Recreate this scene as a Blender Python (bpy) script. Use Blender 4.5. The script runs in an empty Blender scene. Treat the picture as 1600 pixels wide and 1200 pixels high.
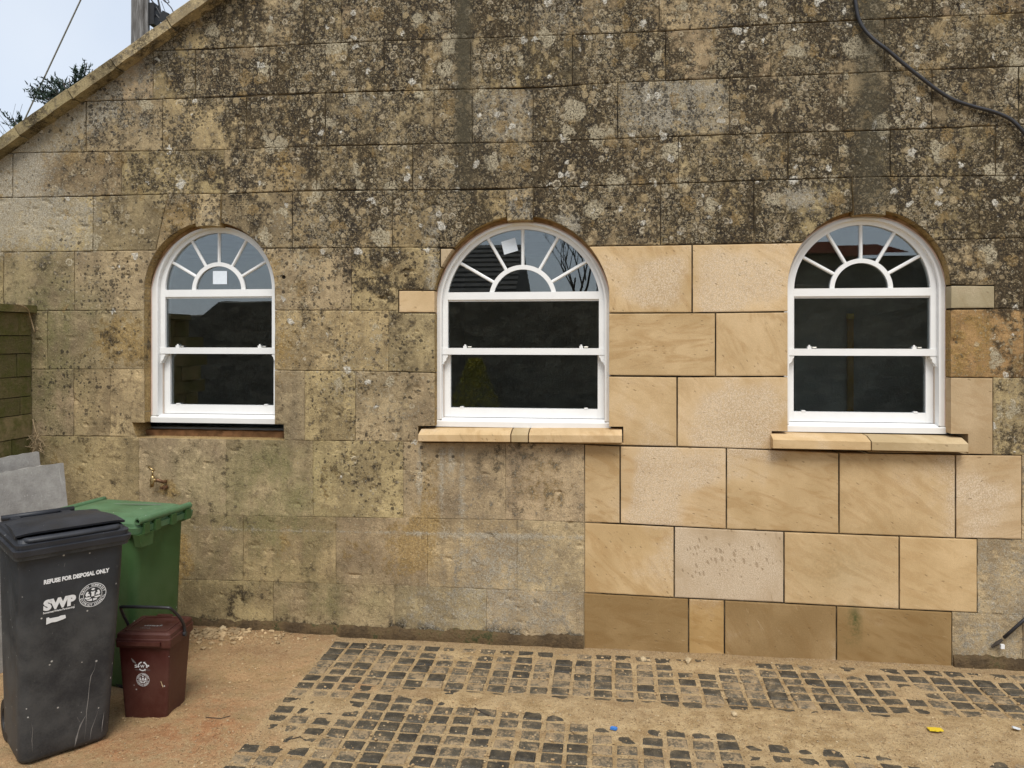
import bpy, bmesh, math, random
import numpy as np
from mathutils import Vector, Matrix, noise

random.seed(7)
rng = np.random.default_rng(7)
SC = bpy.context.scene
COL = SC.collection

# ---------------------------------------------------------------- measured geometry of the place
F, U0, VH, TH = 1200.0, 800.0, 525.0, math.radians(7)
D, H = 4.8, 1.943                      # distance of the gable wall and height of the eye, metres
CT, ST = math.cos(TH), math.sin(TH)

def wall(u, v, Y=D):
    """point of a plane parallel to the gable wall, from a survey reading"""
    t = (u - U0) / F
    X = Y * (t * CT - ST) / (CT + t * ST)
    d = -X * ST + Y * CT
    return X, H + (VH - v) * d / F

def gnd(u, v, z=0.0):
    d = F * (H - z) / (v - VH)
    xc = (u - U0) / F * d
    return xc * CT - d * ST, xc * ST + d * CT

def survey(X, Y, Z):
    xc = X * CT + Y * ST
    d = -X * ST + Y * CT
    return U0 + F * xc / d, VH - F * (Z - H) / d

# ---------------------------------------------------------------- camera, sky, sun, exposure
cam = bpy.data.cameras.new('camera')
cam.sensor_width = 36
cam.lens = 36 * F / 1600
cam.shift_y = -75 / 1600
cam.clip_start = 0.05
cam.clip_end = 500
co = bpy.data.objects.new('camera', cam)
COL.objects.link(co)
co.location = (0, 0, H)
co.rotation_euler = (math.radians(90), 0, TH)
SC.camera = co

SUN_EL, SUN_AZ = math.radians(57), math.radians(172)      # azimuth measured from +Y, clockwise
W = bpy.data.worlds.new('World')
SC.world = W
W.use_nodes = True
wn, wl = W.node_tree.nodes, W.node_tree.links
wn.clear()
sky = wn.new('ShaderNodeTexSky')
sky.sky_type = 'NISHITA'
sky.sun_disc = False
sky.sun_elevation = SUN_EL
sky.sun_rotation = SUN_AZ
tcw = wn.new('ShaderNodeTexCoord')
nz = wn.new('ShaderNodeTexNoise')
nz.inputs['Scale'].default_value = 2.2
nz.inputs['Detail'].default_value = 5
cr = wn.new('ShaderNodeValToRGB')
cr.color_ramp.elements[0].position = 0.35
cr.color_ramp.elements[0].color = (3.6, 3.98, 4.55, 1)
cr.color_ramp.elements[1].position = 0.68
cr.color_ramp.elements[1].color = (4.35, 4.6, 4.9, 1)
mx = wn.new('ShaderNodeMix')
mx.data_type = 'RGBA'
mx.inputs['Factor'].default_value = 0.85
bg = wn.new('ShaderNodeBackground')
bg.inputs['Strength'].default_value = 0.1
wo = wn.new('ShaderNodeOutputWorld')
wl.new(tcw.outputs['Generated'], nz.inputs['Vector'])
wl.new(nz.outputs['Fac'], cr.inputs['Fac'])
wl.new(sky.outputs['Color'], mx.inputs['A'])
wl.new(cr.outputs['Color'], mx.inputs['B'])
wl.new(mx.outputs['Result'], bg.inputs['Color'])
wl.new(bg.outputs['Background'], wo.inputs['Surface'])

sd = bpy.data.lights.new('sun', 'SUN')
sd.energy = 1.5
sd.angle = math.radians(28)
sd.color = (1.0, 0.955, 0.88)
so = bpy.data.objects.new('sun', sd)
COL.objects.link(so)
sv = Vector((math.sin(SUN_AZ) * math.cos(SUN_EL), math.cos(SUN_AZ) * math.cos(SUN_EL), math.sin(SUN_EL)))
so.rotation_euler = sv.to_track_quat('Z', 'Y').to_euler()
so.location = sv * 30

SC.view_settings.view_transform = 'Standard'
SC.view_settings.look = 'None'
SC.view_settings.gamma = 1
SC.view_settings.use_curve_mapping = False
SC.view_settings.exposure = 1.03
SC.cycles.max_bounces = 8
SC.cycles.transparent_max_bounces = 12

# ---------------------------------------------------------------- shader helper
class NT:
    def __init__(s, name):
        s.m = bpy.data.materials.new(name)
        s.m.use_nodes = True
        s.t = s.m.node_tree
        s.t.nodes.clear()
        s.out = s.t.nodes.new('ShaderNodeOutputMaterial')
        s.geo = None
    def n(s, typ, **kw):
        nd = s.t.nodes.new(typ)
        for k, v in kw.items():
            setattr(nd, k, v)
        return nd
    def put(s, sock, v):
        if v is None:
            return
        if isinstance(v, bpy.types.NodeSocket):
            s.t.links.new(v, sock)
        elif isinstance(v, (tuple, list)):
            v = tuple(v)
            if sock.type == 'RGBA' and len(v) == 3:
                v = v + (1,)
            sock.default_value = v
        else:
            sock.default_value = v
    def pos(s):
        if s.geo is None:
            s.geo = s.n('ShaderNodeNewGeometry')
        return s.geo.outputs['Position']
    def obj(s):
        return s.n('ShaderNodeTexCoord').outputs['Object']
    def math(s, op, a, b=None, c=None):
        nd = s.n('ShaderNodeMath', operation=op)
        s.put(nd.inputs[0], a); s.put(nd.inputs[1], b)
        if c is not None: s.put(nd.inputs[2], c)
        return nd.outputs[0]
    def mul(s, a, b): return s.math('MULTIPLY', a, b)
    def add(s, a, b): return s.math('ADD', a, b)
    def sub(s, a, b): return s.math('SUBTRACT', a, b)
    def vmul(s, v, k):
        nd = s.n('ShaderNodeVectorMath', operation='MULTIPLY')
        s.put(nd.inputs[0], v); s.put(nd.inputs[1], k)
        return nd.outputs[0]
    def vadd(s, v, k):
        nd = s.n('ShaderNodeVectorMath', operation='ADD')
        s.put(nd.inputs[0], v); s.put(nd.inputs[1], k)
        return nd.outputs[0]
    def mix(s, f, a, b, blend='MIX'):
        nd = s.n('ShaderNodeMix', data_type='RGBA', blend_type=blend)
        nd.clamp_factor = True
        s.put(nd.inputs['Factor'], f); s.put(nd.inputs['A'], a); s.put(nd.inputs['B'], b)
        return nd.outputs['Result']
    def noise(s, v, scale, detail=4, rough=0.55, out='Fac', dist=0.0):
        nd = s.n('ShaderNodeTexNoise')
        s.put(nd.inputs['Vector'], v); s.put(nd.inputs['Scale'], scale)
        s.put(nd.inputs['Detail'], detail); s.put(nd.inputs['Roughness'], rough)
        s.put(nd.inputs['Distortion'], dist)
        return nd.outputs[out]
    def voro(s, v, scale, feature='F1', rand=1.0):
        nd = s.n('ShaderNodeTexVoronoi', feature=feature)
        s.put(nd.inputs['Vector'], v); s.put(nd.inputs['Scale'], scale); s.put(nd.inputs['Randomness'], rand)
        return nd
    def step(s, x, lo, hi, a=0.0, b=1.0):
        nd = s.n('ShaderNodeMapRange', interpolation_type='SMOOTHSTEP')
        s.put(nd.inputs['Value'], x); s.put(nd.inputs['From Min'], lo); s.put(nd.inputs['From Max'], hi)
        s.put(nd.inputs['To Min'], a); s.put(nd.inputs['To Max'], b)
        return nd.outputs[0]
    def sep(s, c):
        nd = s.n('ShaderNodeSeparateColor')
        s.put(nd.inputs[0], c)
        return nd.outputs
    def attr(s, name):
        nd = s.n('ShaderNodeAttribute', attribute_name=name)
        return nd
    def info(s):
        return s.n('ShaderNodeObjectInfo')
    def bump(s, h, dist, strength=1.0, normal=None):
        nd = s.n('ShaderNodeBump')
        s.put(nd.inputs['Strength'], strength); s.put(nd.inputs['Distance'], dist); s.put(nd.inputs['Height'], h)
        s.put(nd.inputs['Normal'], normal)
        return nd.outputs[0]
    def bsdf(s, color, rough=0.9, normal=None, metal=0.0, spec=0.3, **kw):
        nd = s.n('ShaderNodeBsdfPrincipled')
        s.put(nd.inputs['Base Color'], color); s.put(nd.inputs['Roughness'], rough); s.put(nd.inputs['Normal'], normal)
        s.put(nd.inputs['Metallic'], metal); s.put(nd.inputs['Specular IOR Level'], spec)
        s.t.links.new(nd.outputs[0], s.out.inputs[0])
        return nd
    def spots(s, P, scale, density, rmin, rmax, warp=None, edge=0.06):
        """round growths on an upright face: mask and the random colour of each cell"""
        vo = s.voro(P, scale)
        vo.voronoi_dimensions = '2D'
        d = vo.outputs['Distance']
        if warp is not None:
            d = s.add(d, s.mul(s.sub(warp, 0.5), 0.5))
        c = s.sep(vo.outputs['Color'])
        r = s.add(rmin, s.mul(c[0], s.sub(rmax, rmin)))
        q = s.sub(r, d)
        m = s.step(q, -edge, edge)
        pres = s.math('LESS_THAN', c[1], density)
        return s.mul(m, pres), c, q, r

MATS = {}

def mat_plain(name, color, rough=0.5, metal=0.0, spec=0.5, var=0.12, scale=30, bump=0.0):
    t = NT(name)
    P = t.obj()
    n1 = t.noise(P, scale, 5)
    c = t.mix(t.step(n1, 0.3, 0.7), tuple(x * (1 - var) for x in color), tuple(min(1, x * (1 + var)) for x in color))
    nrm = t.bump(n1, bump) if bump else None
    t.bsdf(c, rough, nrm, metal, spec)
    MATS[name] = t.m
    return t.m

def mat_old_stone():
    t = NT('weathered_stone')
    P = t.pos()
    z1 = t.sep(t.attr('zone_a').outputs['Color'])
    za = t.attr('zone_a').outputs['Alpha']
    z2 = t.sep(t.attr('zone_b').outputs['Color'])
    grime, lich, ochre, green = z1[0], z1[1], z1[2], za
    pale, streak, black = z2[0], z2[1], z2[2]
    info = t.info()
    tint = info.outputs['Color']
    xyz = t.n('ShaderNodeSeparateXYZ')
    t.put(xyz.inputs[0], P)
    flat = t.n('ShaderNodeCombineXYZ')
    t.put(flat.inputs[0], xyz.outputs[0]); t.put(flat.inputs[1], xyz.outputs[2]); t.put(flat.inputs[2], 0.0)
    Q = flat.outputs[0]
    off = t.vmul(info.outputs['Random'], (17.0, 0.0, 31.0))
    wc = t.noise(P, 45, 3, 0.7, out='Color')
    Pw = t.vadd(Q, t.vmul(wc, (0.016, 0.016, 0.0)))
    rag = t.noise(P, 150, 3, 0.75)
    big = t.noise(t.vadd(P, off), 3.2, 4, 0.6)
    patch = t.noise(P, 5.5, 5, 0.62)                                  # where colonies sit
    mid = t.noise(P, 17, 5, 0.7)
    fine = t.noise(P, 70, 4, 0.75)
    grain = t.noise(P, 250, 2, 0.7)
    streaky = t.noise(t.vmul(P, (15, 15, 1.5)), 1.0, 4, 0.6)
    runs = t.noise(t.vmul(P, (7.5, 7.5, 1.7)), 1.0, 4, 0.6)
    patch = t.add(t.mul(patch, 0.6), t.mul(runs, 0.4))
    area = t.step(t.noise(t.vmul(P, (2.7, 2.7, 1.9)), 1.0, 4, 0.6), 0.4, 0.6)
    area2 = t.step(t.noise(t.vadd(t.vmul(P, (3.6, 3.6, 1.5)), (7, 0, 3)), 1.0, 4, 0.6), 0.4, 0.6)
    vmul_ = lambda k: t.mix(1.0, tint, k, 'MULTIPLY')
    base = t.mix(t.step(big, 0.34, 0.66), vmul_((0.72, 0.7, 0.68)), vmul_((1.3, 1.28, 1.2)))
    base = t.mix(t.mul(t.step(streaky, 0.45, 0.66), 0.45), base, vmul_((0.6, 0.59, 0.6)))
    base = t.mix(t.mul(t.step(mid, 0.5, 0.66), 0.6), base, vmul_((0.47, 0.44, 0.42)))
    base = t.mix(t.mul(t.step(mid, 0.44, 0.3), 0.6), base, vmul_((1.5, 1.47, 1.42)))
    # algae and yellow lichen films
    base = t.mix(t.mul(t.step(patch, 0.35, 0.6), t.mul(green, 0.7)), base, t.mix(fine, (0.12, 0.118, 0.05), (0.25, 0.235, 0.1)))
    oc = t.add(t.mul(ochre, 1.1), t.mul(t.sub(patch, 0.53), 0.6))
    omask = t.step(t.add(t.mul(oc, 0.5), t.mul(t.sub(mid, 0.5), 1.3)), 0.16, 0.42)
    base = t.mix(t.mul(omask, 0.6), base, t.mix(t.step(fine, 0.35, 0.65), (0.2, 0.125, 0.04), (0.47, 0.31, 0.105)))
    # grime, patchy at several sizes
    gsum = t.add(t.add(t.mul(grime, 0.62), t.mul(t.sub(mid, 0.5), 1.5)), t.add(t.add(t.mul(t.sub(fine, 0.5), 0.9), t.mul(t.sub(area, 0.6), t.add(0.06, t.mul(grime, 0.42)))), t.mul(t.sub(patch, 0.5), 1.2)))
    gm = t.step(gsum, 0.12, 0.42)
    base = t.mix(t.mul(gm, 0.93), base, t.mix(t.step(fine, 0.42, 0.64), (0.02, 0.0165, 0.012), (0.098, 0.072, 0.042)))
    # pale crust and efflorescence
    pm = t.step(t.add(t.mul(pale, 0.55), t.mul(t.sub(t.mul(t.add(fine, mid), 0.5), 0.5), 1.9)), 0.14, 0.5)
    base = t.mix(t.mul(pm, 0.72), base, t.mix(t.step(rag, 0.35, 0.65), (0.25, 0.22, 0.165), (0.56, 0.52, 0.43)))
    # pale elongated chisel flecks
    fl = t.noise(t.vmul(P, (60, 60, 130)), 1.0, 3, 0.6)
    base = t.mix(t.mul(t.step(fl, 0.6, 0.68), t.sub(0.5, t.mul(grime, 0.3))), base, vmul_((1.9, 1.9, 1.85)))
    # black lichen
    thick = t.step(patch, 0.4, 0.55)
    bm_, bc, _, _ = t.spots(Pw, 38, t.mul(t.mul(black, thick), 0.75), 0.2, 0.62, rag)
    bm2, _, _, _ = t.spots(t.vadd(Pw, (3.3, 1.7, 0)), 70, t.mul(t.mul(black, thick), 0.7), 0.2, 0.62, rag)
    base = t.mix(t.mul(t.math('MAXIMUM', bm_, bm2), 0.76), base, (0.028, 0.0235, 0.02))
    # crustose lichens, cream and grey, discs and rings
    live = t.mul(t.mul(lich, t.add(0.28, t.mul(area2, 0.95))), t.step(t.add(t.mul(patch, 1.0), t.mul(mid, 0.4)), 0.58, 0.8, 0.1, 1.0))
    hgt = t.mul(fine, 0.5)
    cols = [((0.46, 0.385, 0.245), (0.25, 0.195, 0.115)), ((0.58, 0.51, 0.37), (0.32, 0.26, 0.17)), ((0.48, 0.38, 0.22), (0.28, 0.215, 0.13)), ((0.64, 0.56, 0.42), (0.4, 0.3, 0.16))]
    for k, (sc, den, r0, r1, fr) in enumerate(((120, 0.5, 0.2, 0.65, 0.85), (64, 0.8, 0.15, 0.62, 0.9), (37, 0.75, 0.2, 0.6, 0.9), (20, 0.42, 0.2, 0.54, 0.9))):
        dens = t.mul(live, den)
        if k == 0: dens = t.add(dens, 0.15)                           # flecks everywhere on the old faces
        m, c, q, r = t.spots(t.vadd(Pw, (k * 2.7, k * 1.3, 0)), sc, dens, r0, r1, rag, 0.07)
        ring = t.step(q, 0.1, 0.2)                                    # hollow middles of the older growths
        hollow = t.mul(t.mul(ring, t.math('GREATER_THAN', c[2], 0.4)), 0.85)
        m = t.mul(m, t.sub(1.0, hollow))
        m = t.mul(m, t.step(rag, 0.38, 0.5, 0.25, 1.0))
        base = t.mix(t.mul(m, fr), base, t.mix(c[2], cols[k][1], cols[k][0]))
        hgt = t.add(hgt, t.mul(m, 0.3))
    # larger blooming patches, broken up
    for sc, den, r0, r1, cc, k in ((6.5, 0.3, 0.14, 0.46, (0.54, 0.47, 0.33), 0.85), (8.0, 0.3, 0.14, 0.44, (0.38, 0.26, 0.115), 0.55), (13.0, 0.16, 0.1, 0.36, (0.7, 0.66, 0.57), 0.95)):
        m, c, q, r = t.spots(t.vadd(t.vadd(Pw, t.vmul(t.noise(P, 14, 3, out='Color'), (0.07, 0.07, 0))), (3.1 * sc, 1.7, 0)), sc, t.mul(t.mul(lich, t.step(patch, 0.42, 0.55)), den), r0, r1, mid, 0.06)
        m = t.mul(m, t.step(t.mul(t.add(fine, rag), 0.5), 0.42, 0.52, 0.03, 1.0))
        base = t.mix(t.mul(m, k), base, cc)
        hgt = t.add(hgt, t.mul(m, 0.5))
    # smooth dark run-off streaks that keep the lichen away
    base = t.mix(t.mul(streak, 0.85), base, t.mix(fine, (0.055, 0.048, 0.033), (0.105, 0.092, 0.06)))
    base = t.mix(1.0, base, t.mix(t.step(grain, 0.25, 0.75), (0.62, 0.62, 0.62), (1.36, 1.36, 1.36)), 'MULTIPLY')
    h = t.add(t.add(hgt, t.mul(grain, 0.4)), t.mul(mid, 1.2))
    t.bsdf(base, 0.95, t.bump(h, 0.007, 0.9), 0, 0.15)
    MATS['weathered_stone'] = t.m

def mat_new_stone():
    t = NT('new_stone')
    P = t.pos()
    info = t.info()
    R = info.outputs['Random']
    tint = info.outputs['Color']
    z2 = t.sep(t.attr('zone_b').outputs['Color'])
    bloom, damp, lich = z2[0], z2[1], z2[2]
    Q = t.vadd(P, t.vmul(R, (13.0, 5.0, 29.0)))
    rot = t.n('ShaderNodeVectorRotate', rotation_type='Y_AXIS')
    t.put(rot.inputs['Vector'], Q)
    t.put(rot.inputs['Angle'], t.add(-1.3, t.mul(t.math('FRACT', t.mul(R, 7.3)), 1.7)))
    QR = rot.outputs[0]
    big = t.noise(Q, 2.6, 4, 0.55)
    vein = t.noise(t.vmul(QR, (3.2, 3, 11)), 1.0, 6, 0.62, dist=1.2)
    thin = t.noise(t.vmul(QR, (5, 5, 34)), 1.0, 5, 0.65, dist=1.8)
    fine = t.noise(P, 60, 6, 0.7)
    grain = t.noise(P, 240, 3, 0.7)
    c = t.mix(t.step(big, 0.32, 0.7), t.mix(1.0, tint, (0.86, 0.83, 0.8), 'MULTIPLY'), t.mix(1.0, tint, (1.12, 1.13, 1.2), 'MULTIPLY'))
    c = t.mix(t.mul(t.step(vein, 0.46, 0.64), t.add(0.2, t.mul(R, 0.4))), c, t.mix(1.0, tint, (0.72, 0.62, 0.5), 'MULTIPLY'))
    c = t.mix(t.mul(t.step(thin, 0.6, 0.72), 0.4), c, (0.24, 0.15, 0.07))
    c = t.mix(t.mul(t.step(thin, 0.38, 0.26), 0.3), c, (0.66, 0.52, 0.33))
    # pale sawn bloom with speckle
    bm_ = t.step(t.add(t.mul(bloom, 0.7), t.mul(t.sub(big, 0.5), 1.3)), 0.1, 0.38)
    spk = t.noise(P, 160, 3, 0.8)
    bm_ = t.mul(bm_, t.step(t.add(fine, t.mul(spk, 0.6)), 0.62, 0.9, 0.35, 1.0))
    c = t.mix(t.mul(bm_, 0.8), c, t.mix(t.step(spk, 0.4, 0.6), (0.4, 0.3, 0.2), (0.7, 0.58, 0.43)))
    # little brown pits
    sq = t.n('ShaderNodeSeparateXYZ'); t.put(sq.inputs[0], QR)
    cq = t.n('ShaderNodeCombineXYZ'); t.put(cq.inputs[0], sq.outputs[0]); t.put(cq.inputs[1], t.mul(sq.outputs[2], 2.2)); t.put(cq.inputs[2], 0.0)
    pm, pc, _, _ = t.spots(cq.outputs[0], 20, t.add(t.add(0.02, t.mul(R, 0.14)), t.mul(t.sub(t.attr('zone_b').outputs['Alpha'], 1.0), 0.9)), 0.03, t.add(0.18, t.mul(t.sub(t.attr('zone_b').outputs['Alpha'], 1.0), 0.35)), fine, 0.06)
    c = t.mix(t.mul(pm, 0.45), c, (0.22, 0.145, 0.075))
    c = t.mix(t.mul(t.step(fine, 0.6, 0.75), 0.35), c, (0.26, 0.17, 0.08))
    c = t.mix(t.mul(damp, t.step(t.add(fine, big), 0.75, 1.1)), c, (0.085, 0.088, 0.03))
    c = t.mix(t.mul(lich, t.step(fine, 0.42, 0.58)), c, (0.55, 0.48, 0.34))
    c = t.mix(1.0, c, t.mix(grain, (0.74, 0.74, 0.74), (1.24, 1.24, 1.24)), 'MULTIPLY')
    h = t.add(t.add(fine, t.mul(grain, 0.5)), t.mul(pm, -1.2))
    t.bsdf(c, 0.9, t.bump(h, 0.0016, 0.8), 0, 0.2)
    MATS['new_stone'] = t.m

def mat_mortar():
    t = NT('mortar')
    P = t.pos()
    n1 = t.noise(P, 6, 5)
    n2 = t.noise(P, 90, 4)
    zz_ = t.n('ShaderNodeSeparateXYZ'); t.put(zz_.inputs[0], P)
    lowm = t.step(t.add(zz_.outputs[2], t.mul(t.sub(n1, 0.5), 1.2)), 1.35, 0.85)
    c = t.mix(t.step(n1, 0.4, 0.68), (0.024, 0.019, 0.014), (0.16, 0.12, 0.07))
    oldpart = t.step(zz_.outputs[0], -0.02, -0.05)
    c = t.mix(t.mul(lowm, oldpart), c, (0.36, 0.285, 0.18))
    c = t.mix(1.0, c, t.mix(n2, (0.6, 0.6, 0.6), (1.4, 1.4, 1.4)), 'MULTIPLY')
    t.bsdf(c, 0.95, t.bump(n2, 0.004), 0, 0.1)
    MATS['mortar'] = t.m

def mat_damp_plinth():
    t = NT('damp_plinth')
    P = t.pos()
    n1 = t.noise(P, 7, 6, 0.65)
    n2 = t.noise(P, 60, 5, 0.7)
    c = t.mix(t.step(n1, 0.35, 0.65), (0.075, 0.05, 0.026), (0.16, 0.105, 0.05))
    c = t.mix(t.step(t.add(n1, t.mul(n2, 0.5)), 0.78, 0.95), c, (0.045, 0.05, 0.018))
    c = t.mix(1.0, c, t.mix(n2, (0.5, 0.5, 0.5), (1.5, 1.5, 1.5)), 'MULTIPLY')
    t.bsdf(c, 0.85, t.bump(t.add(n1, n2), 0.012), 0, 0.3)
    MATS['damp_plinth'] = t.m

def mat_soil():
    t = NT('sandy_soil')
    P = t.pos()
    za = t.sep(t.attr('zone_a').outputs['Color'])
    red, darken, grit = za[0], za[1], za[2]
    big = t.noise(P, 1.6, 6, 0.6)
    mid = t.noise(P, 9, 7, 0.65)
    fine = t.noise(P, 60, 6, 0.75)
    grain = t.noise(P, 260, 3, 0.75)
    c = t.mix(t.step(mid, 0.32, 0.68), (0.31, 0.208, 0.1), (0.51, 0.375, 0.205))
    c = t.mix(t.mul(t.step(big, 0.4, 0.65), 0.5), c, (0.44, 0.325, 0.19))
    c = t.mix(t.mul(red, t.step(t.add(mid, t.mul(fine, 0.4)), 0.5, 0.85)), c, (0.36, 0.18, 0.085))
    c = t.mix(t.mul(darken, t.step(mid, 0.35, 0.6)), c, (0.16, 0.095, 0.048))  # darker brown where the second channel is high
    # gritty specks, light and dark
    vo = t.voro(P, 130)
    cc = t.sep(vo.outputs['Color'])
    pm = t.mul(t.step(vo.outputs['Distance'], 0.45, 0.2), t.math('LESS_THAN', cc[0], t.add(0.12, t.mul(grit, 0.35))))
    c = t.mix(t.mul(pm, 0.8), c, t.mix(t.math('GREATER_THAN', cc[1], 0.55), (0.11, 0.075, 0.045), (0.56, 0.45, 0.29)))
    vo2 = t.voro(P, 60)
    c2 = t.sep(vo2.outputs['Color'])
    pm2 = t.mul(t.step(t.add(vo2.outputs['Distance'], t.mul(fine, 0.4)), 0.5, 0.35), t.math('LESS_THAN', c2[0], t.add(0.04, t.mul(grit, 0.18))))
    c = t.mix(t.mul(pm2, 0.8), c, t.mix(t.math('GREATER_THAN', c2[1], 0.4), (0.1, 0.065, 0.04), (0.6, 0.5, 0.35)))
    c = t.mix(t.mul(t.step(fine, 0.53, 0.66), 0.5), c, (0.17, 0.11, 0.06))
    c = t.mix(t.mul(t.step(fine, 0.44, 0.34), 0.35), c, (0.62, 0.48, 0.3))
    c = t.mix(t.mul(t.step(t.noise(t.vmul(P, (2.2, 6, 1)), 1.0, 5, 0.65), 0.52, 0.7), 0.4), c, (0.24, 0.15, 0.08))
    c = t.mix(1.0, c, t.mix(t.step(grain, 0.25, 0.75), (0.6, 0.6, 0.6), (1.35, 1.35, 1.35)), 'MULTIPLY')
    h = t.add(t.add(t.mul(mid, 1.6), fine), t.add(t.mul(grain, 0.4), t.add(t.mul(pm, 0.5), t.mul(pm2, 1.0))))
    t.bsdf(c, 0.95, t.bump(h, 0.008, 0.9), 0, 0.15)
    MATS['sandy_soil'] = t.m

def mat_sett():
    t = NT('sett_stone')
    P = t.pos()
    info = t.info()
    R = info.outputs['Random']
    fine = t.noise(P, 85, 6, 0.75)
    mid = t.noise(P, 16, 6, 0.65)
    grain = t.noise(P, 260, 3, 0.7)
    c = t.mix(R, (0.03, 0.027, 0.022), (0.1, 0.086, 0.062))
    c = t.mix(t.mul(t.step(mid, 0.4, 0.7), 0.5), c, (0.07, 0.063, 0.045))
    # dry dust and mortar left on top
    dust = t.step(t.add(t.mul(fine, 0.8), t.mul(mid, 0.75)), t.sub(0.9, t.mul(R, 0.26)), t.sub(1.03, t.mul(R, 0.2)))
    c = t.mix(t.mul(dust, 0.8), c, (0.37, 0.265, 0.15))
    film = t.step(mid, 0.35, 0.75)
    c = t.mix(t.mul(film, 0.2), c, (0.34, 0.25, 0.145))
    wsp = t.math('GREATER_THAN', t.noise(P, 190, 2), 0.68)
    c = t.mix(t.mul(wsp, 0.5), c, (0.4, 0.36, 0.28))
    c = t.mix(1.0, c, t.mix(grain, (0.6, 0.6, 0.6), (1.4, 1.4, 1.4)), 'MULTIPLY')
    t.bsdf(c, t.mix(dust, (0.6, 0.6, 0.6), (0.95, 0.95, 0.95)), t.bump(t.add(fine, mid), 0.004), 0, 0.35)
    MATS['sett_stone'] = t.m

def mat_plastic(name, base, dirt, rough=0.42, scuff=1.0, low=0.35, bright=(0.55, 0.55, 0.53)):
    """moulded plastic with scuffs, white splashes and a dusty foot"""
    t = NT(name)
    P = t.obj()
    x, y, z = t.n('ShaderNodeSeparateXYZ').outputs
    sx = t.t.nodes[-1]
    t.put(sx.inputs[0], P)
    n1 = t.noise(P, 5, 6, 0.65)
    fine = t.noise(P, 120, 4, 0.7)
    c = t.mix(t.step(n1, 0.35, 0.7), base, tuple(b * 1.25 + 0.006 for b in base))
    foot = t.mul(t.step(z, low, 0.0), t.step(t.add(n1, t.mul(fine, 0.35)), 0.45, 0.85))
    c = t.mix(t.mul(foot, 0.55), c, dirt)
    c = t.mix(t.mul(t.step(n1, 0.5, 0.8), 0.16), c, dirt)
    # scratches: two directions of stretched noise
    for ang, k in ((0.35, 0.735), (-0.2, 0.75), (0.9, 0.765)):
        r = t.n('ShaderNodeVectorRotate', rotation_type='Y_AXIS')
        t.put(r.inputs['Vector'], P); t.put(r.inputs['Angle'], ang)
        s1 = t.noise(t.vmul(r.outputs[0], (95, 95, 5)), 1.0, 2, 0.5)
        c = t.mix(t.mul(t.step(s1, k, k + 0.04), 0.35 * scuff), c, bright)
    vo = t.voro(P, 27)
    cc = t.sep(vo.outputs['Color'])
    m = t.mul(t.step(vo.outputs['Distance'], t.add(0.04, t.mul(cc[0], 0.15)), 0.025), t.math('LESS_THAN', cc[1], 0.34 * scuff))
    c = t.mix(t.mul(m, 0.9), c, (0.62, 0.61, 0.58))
    rg = t.mix(t.step(n1, 0.3, 0.7), (rough,) * 3, (min(1, rough + 0.2),) * 3)
    t.bsdf(c, rg, t.bump(t.add(n1, t.mul(fine, 0.12)), 0.003, 0.5), 0, 0.4)
    MATS[name] = t.m

def mat_glass():
    t = NT('window_glass')
    lw = t.n('ShaderNodeFresnel')
    lw.inputs['IOR'].default_value = 1.5
    f = t.add(t.mul(lw.outputs[0], 1.0), 0.085)
    tr = t.n('ShaderNodeBsdfTransparent')
    tr.inputs[0].default_value = (0.86, 0.89, 0.88, 1)
    gl = t.n('ShaderNodeBsdfGlossy')
    gl.inputs['Roughness'].default_value = 0.0
    gl.inputs['Color'].default_value = (0.93, 0.97, 1, 1)
    mx = t.n('ShaderNodeMixShader')
    t.put(mx.inputs[0], f)
    t.t.links.new(tr.outputs[0], mx.inputs[1])
    t.t.links.new(gl.outputs[0], mx.inputs[2])
    t.t.links.new(mx.outputs[0], t.out.inputs[0])
    MATS['window_glass'] = t.m

def mat_wood_pole():
    t = NT('grey_pole_wood')
    P = t.obj()
    n1 = t.noise(t.vmul(P, (14, 14, 1.2)), 1.0, 6, 0.65)
    n2 = t.noise(t.vmul(P, (70, 70, 4)), 1.0, 4, 0.6)
    c = t.mix(t.step(t.add(n1, t.mul(t.sub(n2, 0.5), 0.6)), 0.35, 0.7), (0.10, 0.092, 0.085), (0.31, 0.3, 0.29))
    t.bsdf(c, 0.9, t.bump(n2, 0.006), 0, 0.2)
    MATS['grey_pole_wood'] = t.m

def mat_slab():
    t = NT('grey_slab')
    P = t.obj()
    n1 = t.noise(P, 6, 6, 0.65)
    fine = t.noise(P, 110, 4, 0.7)
    c = t.mix(t.step(n1, 0.3, 0.7), (0.27, 0.255, 0.24), (0.43, 0.415, 0.39))
    for ang in (0.1, 1.3, 0.6):
        r = t.n('ShaderNodeVectorRotate', rotation_type='Y_AXIS')
        t.put(r.inputs['Vector'], P); t.put(r.inputs['Angle'], ang)
        s1 = t.noise(t.vmul(r.outputs[0], (60, 60, 2.5)), 1.0, 2, 0.5)
        c = t.mix(t.mul(t.step(s1, 0.68, 0.74), 0.5), c, (0.55, 0.54, 0.51))
    wv = t.voro(P, 5.5)
    q = t.step(t.math('ABSOLUTE', t.sub(t.add(wv.outputs['Distance'], t.mul(t.sub(n1, 0.5), 0.15)), 0.24)), 0.022, 0.008)
    c = t.mix(t.mul(q, t.mul(t.math('LESS_THAN', t.sep(wv.outputs['Color'])[0], 0.4), 0.55)), c, (0.1, 0.095, 0.09))
    c = t.mix(1.0, c, t.mix(fine, (0.75, 0.75, 0.75), (1.2, 1.2, 1.2)), 'MULTIPLY')
    t.bsdf(c, 0.75, t.bump(t.add(n1, fine), 0.003), 0, 0.3)
    MATS['grey_slab'] = t.m

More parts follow.
